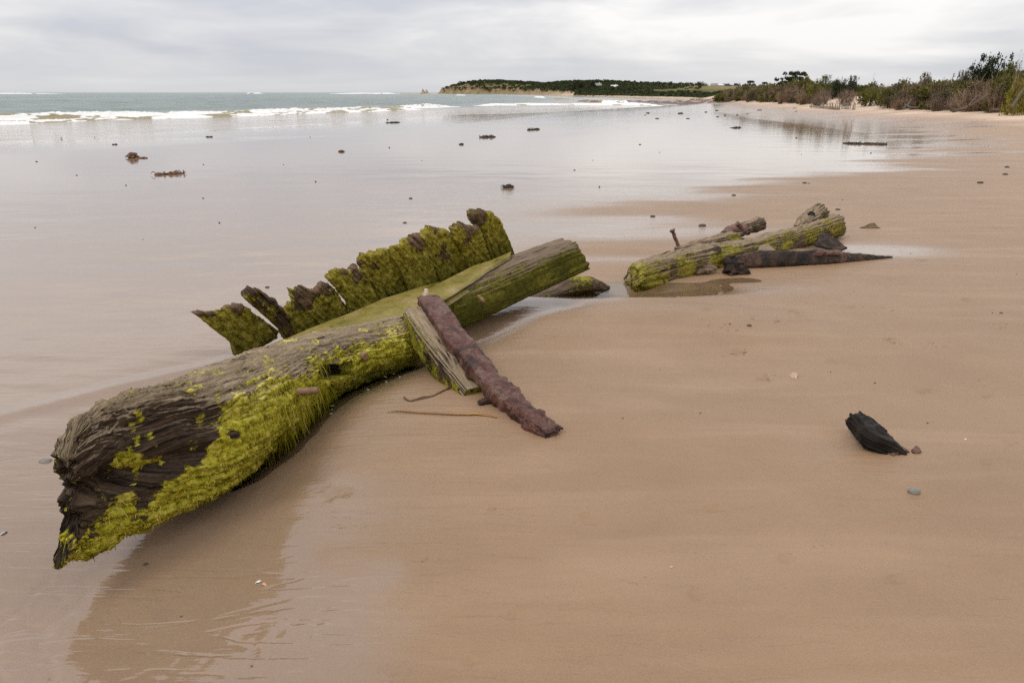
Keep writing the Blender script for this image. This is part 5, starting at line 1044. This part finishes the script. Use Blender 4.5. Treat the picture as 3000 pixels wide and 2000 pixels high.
SHRUBS = [
 ("dead_tree", 'bare', 0, 2998, 138, 60, 3, "leafless tree reaching highest at the right edge of the photo", "tree"),
 ("tall_shrub", 'darktuft', 0, 2912, 166, 120, 5, "tall dark open-crowned shrub standing highest on the dune", "shrub"),
 ("tall_shrub", 'darktuft', 1, 2862, 190, 90, 6, "dark tufted shrub just left of the tallest one", "shrub"),
 ("tall_shrub", 'tuft', 0, 2832, 212, 60, 5, "thin grey see-through shrub left of the dark tall shrubs", "shrub"),
 ("tall_shrub", 'tuft', 1, 2962, 188, 80, 6, "olive tufted shrub right of the tallest one", "shrub"),
 ("shrub", 'olive', 0, 2648, 231, 92, 7, "rounded green bush alone on the skyline right of the thin dead trunk", "shrub"),
 ("tall_shrub", 'tuft', 0, 2716, 216, 48, 5, "spiky grey shrub poking above the scrub right of the rounded green bush", "shrub"),
 ("shrub", 'olive', 1, 2788, 226, 100, 5, "dark green bush in a hollow of the skyline", "shrub"),
 ("shrub", 'olive', 2, 2752, 232, 70, 7, "olive bush between the spiky shrub and the dark green one", "shrub"),
 ("dry_shrub", 'pale', 0, 2752, 272, 80, 1.2, "pale grey dome of bare twigs near the foot of the dune", "shrub"),
 ("dry_shrub", 'twig', 0, 2690, 262, 90, 2.0, "brown leafless thicket behind the forked driftwood branch", "shrub"),
 ("dry_shrub", 'twig', 1, 2640, 282, 70, 1.2, "brown twiggy shrub at the right end of the bare sand slip", "shrub"),
 ("dry_shrub", 'twig', 2, 2852, 252, 120, 2.0, "broad brown thicket of dead twigs below the tall dark shrubs", "shrub"),
 ("dry_shrub", 'pale', 1, 2806, 270, 70, 1.6, "grey-brown twig dome right of the pale one", "shrub"),
 ("dry_shrub", 'twig', 0, 2930, 232, 120, 2.4, "tall brown dead scrub at right, under the highest shrub", "shrub"),
 ("shrub", 'yellow', 0, 2992, 226, 80, 1.6, "yellow-green bush cut by the right edge", "shrub"),
 ("dead_tree", 'bare', 0, 2562, 212, 26, 6, "thin pale dead trunk standing above the scrub on the skyline", "tree"),
 ("shrub", 'olive', 1, 2560, 246, 80, 5, "bright green low bush round the thin dead trunk", "shrub"),
 ("shrub", 'olive', 0, 2606, 258, 60, 3.5, "vivid green bush at the top of the sand slip", "shrub"),
 ("shrub", 'dark', 0, 2462, 222, 64, 12, "dark dome-topped bush in the middle of the skyline", "shrub"),
 ("tall_shrub", 'tuft', 1, 2418, 224, 50, 12, "airy olive shrub left of the dark dome-topped bush", "shrub"),
 ("tall_shrub", 'darktuft', 0, 2500, 224, 36, 12, "small dark overhanging tuft right of the dark dome-topped bush", "shrub"),
 ("dry_shrub", 'pale', 0, 2418, 250, 54, 4, "pinkish dry bush in the middle of the dune scrub", "shrub"),
 ("dry_shrub", 'pale', 1, 2484, 254, 70, 3, "purplish dry bush above the left part of the sand slip", "shrub"),
 ("shrub", 'yellow', 1, 2362, 214, 44, 12, "yellow-green shrub leaning against the big dark pine", "shrub"),
 ("shrub", 'yellow', 0, 2334, 226, 46, 9, "lower yellow-olive shrub below the big dark pine", "shrub"),
 ("shrub", 'olive', 2, 2380, 236, 70, 7, "broad olive bush right of the yellow-green shrub", "shrub"),
 ("dry_shrub", 'twig', 1, 2290, 262, 36, 1.5, "purple-brown dome of dead scrub standing on the dune foot", "shrub"),
 ("dry_shrub", 'twig', 2, 2356, 264, 52, 1.5, "reddish brown dead bush left of the stake fence", "shrub"),
 ("dry_shrub", 'pale', 0, 2398, 274, 50, 0.8, "fawn dry bush on the slope just behind the stake fence", "shrub"),
 ("shrub", 'olive', 0, 2244, 246, 50, 6, "low green bush under the small dark pine", "shrub"),
 ("shrub", 'grey', 0, 2164, 258, 40, 4, "grey-green bush where the dune scrub meets the field", "shrub"),
 ("shrub", 'grey', 1, 2206, 262, 44, 3, "grey-brown bush near the far end of the dune", "shrub"),
 ("shrub", 'olive', 1, 2120, 268, 60, 5, "dark green low bush at the far end of the dune", "shrub"),
]
for a in SHRUBS: plant(*a)
FT = [
 ("pine_tree", 'pine', 0, 2304, 209, 108, 190, "big dark flat-topped pine leaning left above the dune", "tree"),
 ("pine_tree", 'pine', 1, 2188, 236, 44, 260, "small dark pine at the left end of the dune skyline", "tree"),
 ("pine_tree", 'pine', 1, 2232, 240, 34, 262, "dark clump of pine between the small pine and the big one", "tree"),
 ("round_tree", 'dark', 0, 1694, 229, 50, 520, "large dark dome tree on the headland's skyline", "tree"),
 ("round_tree", 'dark', 1, 1735, 236, 26, 525, "smaller dark dome tree right of the large skyline tree", "tree"),
 ("round_tree", 'dark', 0, 1881, 263, 20, 380, "left of two round dark bushes at the edge of the field", "tree"),
 ("round_tree", 'dark', 1, 1909, 261, 32, 375, "right and bigger of two round dark bushes at the edge of the field", "tree"),
 ("round_tree", 'dark', 1, 1930, 246, 24, 900, "single dark tree in the field left of the farmhouses", "tree"),
 ("round_tree", 'dark', 0, 1958, 238, 46, 1060, "leftmost dark tree of the windbreak behind the farmhouses", "tree"),
 ("round_tree", 'dark', 1, 1990, 240, 36, 1070, "second dark tree of the windbreak behind the farmhouses", "tree"),
 ("round_tree", 'dark', 0, 2018, 239, 40, 1065, "third dark tree of the windbreak behind the farmhouses", "tree"),
 ("round_tree", 'dark', 1, 2052, 238, 46, 1060, "rightmost dark tree of the windbreak behind the farmhouses", "tree"),
 ("round_tree", 'dark', 0, 2128, 243, 40, 1120, "left dark tree of the low clump on the horizon right of the farmhouses", "tree"),
 ("round_tree", 'dark', 1, 2156, 243, 36, 1120, "right dark tree of the low clump on the horizon right of the farmhouses", "tree"),
 ("round_tree", 'grey', 0, 2046, 263, 60, 300, "grey-green thicket on the shore below the farmhouses", "shrub"),
 ("round_tree", 'grey', 1, 2000, 266, 34, 310, "small grey bush on the shore left of the grey-green thicket", "shrub"),
 ("round_tree", 'olive', 0, 1950, 272, 56, 330, "low olive bush on the shore in the middle of the bay", "shrub"),
 ("round_tree", 'dark', 0, 2120, 268, 46, 240, "dark green bush on the shore right of the grey-green thicket", "shrub"),
 ("round_tree", 'dark', 1, 1840, 256, 36, 430, "dark bush on the cliff's right end beside the field", "shrub"),
 ("round_tree", 'olive', 2, 1812, 268, 60, 420, "green bush at the foot of the cliff's right end", "shrub"),
]
for a in FT: plant(a[0], a[1], a[2], a[3], a[4], a[5], 0, a[7], a[8], None, a[6], True, 0.9, 1.0)

def scatter(name, items, label, cat):
    Vs, Fq, Ft, Ts, nv = [], [], [], [], 0; mats = None
    for (P, loc, sc, rz) in items:
        V, F_, tone, mat = P; c, s_ = math.cos(rz), math.sin(rz); W = V * np.array(sc); W = np.stack([W[:, 0] * c - W[:, 1] * s_, W[:, 0] * s_ + W[:, 1] * c, W[:, 2]], 1) + np.array(loc)
        Vs.append(W); Ts.append(tone)
        for f in (F_ if isinstance(F_, list) else [F_]): (Fq if f.shape[1] == 4 else Ft).append(f + nv)
        nv += len(V); mats = mat
    fs = [np.vstack(Fq)] + ([np.vstack(Ft)] if Ft else [])
    return tag(mesh(name, np.vstack(Vs), fs, mats, attrs=dict(tone=np.concatenate(Ts)), smooth=False, origin=(0, 0, 0)), label, cat, kind="stuff")
SKY_PX = [2060, 2150, 2200, 2260, 2380, 2450, 2520, 2600, 2700, 2790, 2850, 2900, 2980, 3200]; SKY_PY = [272, 256, 250, 244, 236, 232, 242, 244, 236, 236, 222, 204, 208, 200]
gg = np.random.default_rng(77); tw, ol, gy = [], [], []
LT = [make_twigs(201 + k, 90, 0.95, TWIG, 0.022) for k in range(3)]; LO = [make_proto('dome', 211 + k, 36, 32, 0.090, LEAF_OLIVE) for k in range(3)]; LG = [make_proto('dome', 221 + k, 34, 24, 0.075, LEAF_GREY) for k in range(2)]
for k in range(1700):
    px_ = gg.uniform(2060, 3250); dY = gg.uniform(0.2, 15); Y = np.interp(px_, FOOTPX, FOOTY) * (1 + 0.0) + dY * (1 + 0.6 * (px_ < 2400))
    X = (px_ - 1500) / F_PX * (Y * CT + 0.3); up = X - xd(Y)
    if up < 0.2: continue
    if 2385 < px_ < 2620 and up < 3.4: continue                    # bare slip of sand
    b = gz(X, Y); top = atY(px_, np.interp(px_, SKY_PX, SKY_PY) + gg.uniform(-4, 26), Y)[2]; hgt = min(top - b, gg.uniform(0.9, 2.4))
    if hgt < 0.25: hgt = 0.3
    w = gg.uniform(0.6, 1.35) * (0.7 + 0.3 * hgt); it = ((X, Y, b - 0.05), (w, w, hgt), gg.uniform(0, 6.28))
    r = gg.random(); front = up < 2.6
    if front and r < 0.48 or r < 0.14: tw.append((LT[k % 3],) + it)
    elif r < 0.72: ol.append((LO[k % 3],) + it)
    else: gy.append((LG[k % 2],) + it)
for k in range(150):                       # the same scrub goes on to the right, beyond the frame
    Y = gg.uniform(24, 37); X = xd(Y) + gg.uniform(0.3, 8); b = gz(X, Y)
    if X > 1.28 * (Y + 2): continue
    hgt = gg.uniform(0.8, 2.2); w = gg.uniform(0.7, 1.4); it = ((X, Y, b - 0.05), (w, w, hgt), gg.uniform(0, 6.28)); r = gg.random()
    if r < 0.45: tw.append((LT[k % 3],) + it)
    elif r < 0.8: ol.append((LO[k % 3],) + it)
    else: gy.append((LG[k % 2],) + it)
scatter("dune_scrub", tw, "tangle of brown dead scrub over the dune face", "scrub"); scatter("dune_scrub", ol, "olive scrub crowding the top of the dune", "scrub"); scatter("dune_scrub", gy, "grey scrub mixed through the dune thicket", "scrub")
LW = [make_proto('dome', 231 + k, 12, 9, 0.22, WOODS) for k in range(3)]; wd = []
nw = 9500; Yw = np.concatenate([gg.uniform(330, 1060, 8200), gg.uniform(170, 480, 1300)]); Xw = xd(np.minimum(Yw, 1000)) + 2.5 + np.where(np.arange(nw) < 8200, 130, 12) * gg.random(nw) ** 1.7; Zw, Cw, _ = land_h(Xw, Yw); Pw, _ = proj(np.stack([Xw, Yw, Zw], 1)); inl = Xw - xd(np.minimum(Yw, 1000))
keep = (Zw > np.where(Yw < 480, 0.15, 2.2)) & ~((Yw < 480) & (inl > 24)) & ~((Cw > 0.6) & (gg.random(nw) < 0.55)) & ~((Pw > 1760 + 330 * gg.random(nw) ** 2) & (inl > 14))
for k in np.nonzero(keep)[0]:
    s_ = gg.uniform(1.1, 2.6) * np.interp(Yw[k], [200, 450, 560], [0.60, 0.95, 1.0]); wd.append((LW[k % 3], (Xw[k], Yw[k], Zw[k] - 0.3), (s_ * 1.25, s_ * 1.25, s_ * gg.uniform(0.7, 1.25)), gg.uniform(0, 6.28)))
scatter("headland_scrub", wd, "dark coastal scrub covering the headland", "scrub")

# ================================================================== houses, sea stack, reef, fence, driftwood
def house(px_, Y, w, dpt, hw, hr, label, roofm, gable=False, nwin=3):
    top = atY(px_, 252, Y); b = lz(top[0], Y); t = empty("farmhouse", (top[0], Y, b)); tag(t, label, "house"); x0, y0 = top[0], Y
    def box(nm, cx, cy, cz, sx, sy, sz, mat, par):
        V = np.array([[i, j, k] for k in (-0.5, 0.5) for j in (-0.5, 0.5) for i in (-0.5, 0.5)]) * np.array([sx, sy, sz]) + np.array([cx, cy, cz]); F_ = np.array([[0, 2, 3, 1], [4, 5, 7, 6], [0, 1, 5, 4], [2, 6, 7, 3], [0, 4, 6, 2], [1, 3, 7, 5]]); return mesh(nm, V, F_, mat, par, smooth=False)
    box("wall", x0, y0, b + hw / 2 - 0.4, w, dpt, hw + 0.8, WALLW, t)
    e = 0.45; V = np.array([[-w / 2 - e, -dpt / 2 - e, 0], [w / 2 + e, -dpt / 2 - e, 0], [w / 2 + e, dpt / 2 + e, 0], [-w / 2 - e, dpt / 2 + e, 0], [-w / 2 * (1 if gable else 0.55), 0, hr], [w / 2 * (1 if gable else 0.55), 0, hr]]) + np.array([x0, y0, b + hw + 0.003])
    rf = mesh("roof", V, [np.array([[0, 1, 5, 4], [2, 3, 4, 5], [3, 2, 1, 0]]), np.array([[1, 2, 5], [3, 0, 4]])], roofm, t, smooth=False)
    box("chimney", x0 + w * 0.2, y0, b + hw + hr * 0.9, 0.6, 0.6, 1.2, WALLW, rf)
    for i in range(nwin):
        wx = x0 + (i - (nwin - 1) / 2) * w / nwin; wn = box("window", wx, y0 - dpt / 2 - 0.02, b + hw * 0.55, 1.1, 0.1, 1.1, WALLW, t); box("pane", wx, y0 - dpt / 2 - 0.075, b + hw * 0.55, 0.9, 0.02, 0.9, GLASS, wn)
house(1991, 980, 9.5, 7, 2.6, 1.9, "white farmhouse with pale hipped roof in the far field, leftmost of the row", ROOFW)
house(2020, 985, 10, 6, 2.3, 1.3, "low white farm building with pale roof, second from left in the far field", ROOFW, True)
house(2093, 1010, 8, 6, 2.6, 2.2, "white gabled house in the far field, third from left", ROOFG, True)
house(2112, 1005, 7, 6, 2.5, 1.2, "white flat-roofed house at the right end of the far row", ROOFW)
house(1752, 560, 4.2, 4, 1.4, 1.6, "cream gabled house beside the skyline trees", ROOFG, True, 2)
house(1800, 540, 4.5, 4, 1.1, 1.0, "pale-roofed shed above the cliff's right end", ROOFW, True, 1)

stk = empty("sea_stack", (*at(1241, 273.5, SEA_Z)[:2], SEA_Z)); Ys = 930.0
tag(stk, "small pale jagged sea stack standing off the tip of the headland", "rock stack")
def spire(pxc, w, top, seed):
    p = atY(pxc, 272, Ys); h_ = atY(pxc, top, Ys)[2] - SEA_Z + 1; n, m = 14, 16; t = np.linspace(0, 1, n); a = np.linspace(0, 2 * math.pi, m, endpoint=False); hw = 0.5 * w * Ys / F_PX
    rr = hw * (1 - t[:, None]) ** 0.8 * (1 + 0.5 * fbm(np.cos(a)[None] * 1.2 + seed, np.sin(a)[None] * 1.2, t[:, None] * 3, 3)) + 0.05
    V = np.stack([p[0] + rr * np.cos(a)[None] + 0.2 * hw * pn(t * 4, seed)[:, None], Ys + rr * np.sin(a)[None], np.repeat(SEA_Z - 1 + h_ * t[:, None], m, 1)], -1).reshape(-1, 3); mesh("rock_spire", V, grid_faces(n, m, True)[:, ::-1] if False else grid_faces(n, m, True), ROCKW, stk)
for a in ((1239, 11, 259.5, 1.2), (1250, 12, 262, 3.4), (1244, 26, 266, 5.7), (1243, 40, 270, 8.8)): spire(*a)

def reef(pts, hgt, seed, mat):
    c = np.array([at(x, y, -0.15) for x, y in pts]); x0, x1, y0, y1 = c[:, 0].min(), c[:, 0].max(), c[:, 1].min(), c[:, 1].max(); n = 110
    X, Y = np.meshgrid(np.linspace(x0, x1, n), np.linspace(y0, y1, n)); e = np.clip(1 - np.hypot((X - (x0 + x1) / 2) / (x1 - x0) * 2, (Y - (y0 + y1) / 2) / (y1 - y0) * 2), 0, 1)
    base = np.maximum(ground(X, Y), SEA_Z); Z = base + hgt * (fbm(X * 0.35 + seed, Y * 0.12, seed, 5, 0.6) + 0.05) * sst(0, 0.25, e) - 0.05
    tag(mesh("weedy_reef", np.stack([X, Y, Z], -1).reshape(-1, 3), grid_faces(n, n), mat), kind="structure")
reef([(1960, 311), (2330, 297), (2250, 312)], 0.30, 3.0, REEF); reef([(1650, 297), (2000, 293), (1800, 300)], 0.30, 6.0, REEF)

fen = empty("stake_fence", on_ground(2440, 315)); tag(fen, "low broken fence of grey leaning stakes and a board, at the dune foot", "fence"); gg = np.random.default_rng(5)
def post(name, x, y0, y1, r, lean, mat=STAKE, back=0.0):
    g = on_ground(x, y0); g = g + np.array([0, back, 0]); dep = g[1] * CT; hgt = (y0 - y1) * dep / F_PX
    v, f, u, *_ = loft([[g[0], g[1], g[2] - 0.1, r, r * 0.7], [g[0] + lean * hgt * 0.5, g[1], g[2] + hgt * 0.5, r * 0.95, r * 0.7], [g[0] + lean * hgt, g[1], g[2] + hgt, r * 0.8, r * 0.6]], 8, 8, 2.6, None, caps=2); mesh(name, v, f, mat, fen)
for i in range(25):
    x = 2404 + i * 4.2 + gg.normal(0, 1.0); post("stake", x, 312 + 0.055 * (x - 2404) + gg.normal(0, 0.5), 302 + gg.normal(0, 1.3), 0.028, gg.normal(0.1, 0.28))
post("tall_post", 2459, 319.5, 292, 0.05, 0.02); post("short_post", 2376, 312, 303, 0.045, 0.0)
ga, gb = on_ground(2372, 312.5), on_ground(2458, 320.5)
v, f, u, *_ = loft([[*(ga + np.array([0, 0, 0.02])), 0.04, 0.05], [*((ga + gb) / 2 + np.array([0, 0, 0.05])), 0.04, 0.085], [*(gb + np.array([0, 0, 0.06])), 0.04, 0.11]], 20, 10, 4.0, None, caps=2); mesh("board", v, f, STAKE, fen)

def branch(name, pts, r, label, extra=()):
    t = empty(name, on_ground(*pts[0][:2])); tag(t, label, "driftwood")
    def one(nm, pp, rr):
        rows = []
        for i, (x, y, h_) in enumerate(pp):
            g = on_ground(x, y); k = 1 - 0.55 * i / max(len(pp) - 1, 1); rows.append([g[0], g[1], g[2] + h_, rr * k, rr * k])
        v, f, u, *_ = loft(rows, 26, 10, 2.0, lambda S, TH, P, O: rr * 0.25 * fbm(P[..., 0] * 3, P[..., 1] * 3, P[..., 2] * 3, 3), caps=2); mesh(nm, v, f, DRIFT, t)
    one("stem", pts, r)
    for e in extra: one("side_branch", e, r * 0.55)
branch("driftwood_branch", [(2686, 321, 0.06), (2668, 321, 0.08), (2650, 319, 0.18), (2640, 319, 0.32)], 0.07, "forked driftwood branch lying on pale sand before the brown thicket", [[(2655, 320, 0.12), (2662, 319, 0.3), (2667, 318, 0.45)], [(2652, 320, 0.12), (2642, 322, 0.03)]])
branch("driftwood_log", [(2792, 327, 0.05), (2806, 327, 0.05)], 0.10, "short stub of driftwood on pale sand under the dead scrub")
branch("fallen_branch", [(2806, 327, 0.06), (2830, 325, 0.14), (2858, 322, 0.35), (2890, 320, 0.7)], 0.05, "long dead branch sloping down out of the scrub onto pale sand", [[(2835, 325, 0.2), (2850, 322, 0.5), (2872, 320, 0.8)]])
branch("driftwood_log", [(2902, 326, 0.05), (2928, 326, 0.05)], 0.08, "thin driftwood piece on pale sand near the right edge")
branch("slanting_driftwood", [(2962, 326, 0.1), (2980, 324, 0.7), (3000, 322, 1.2)], 0.075, "dark trunk slanting up the dune at the right edge")
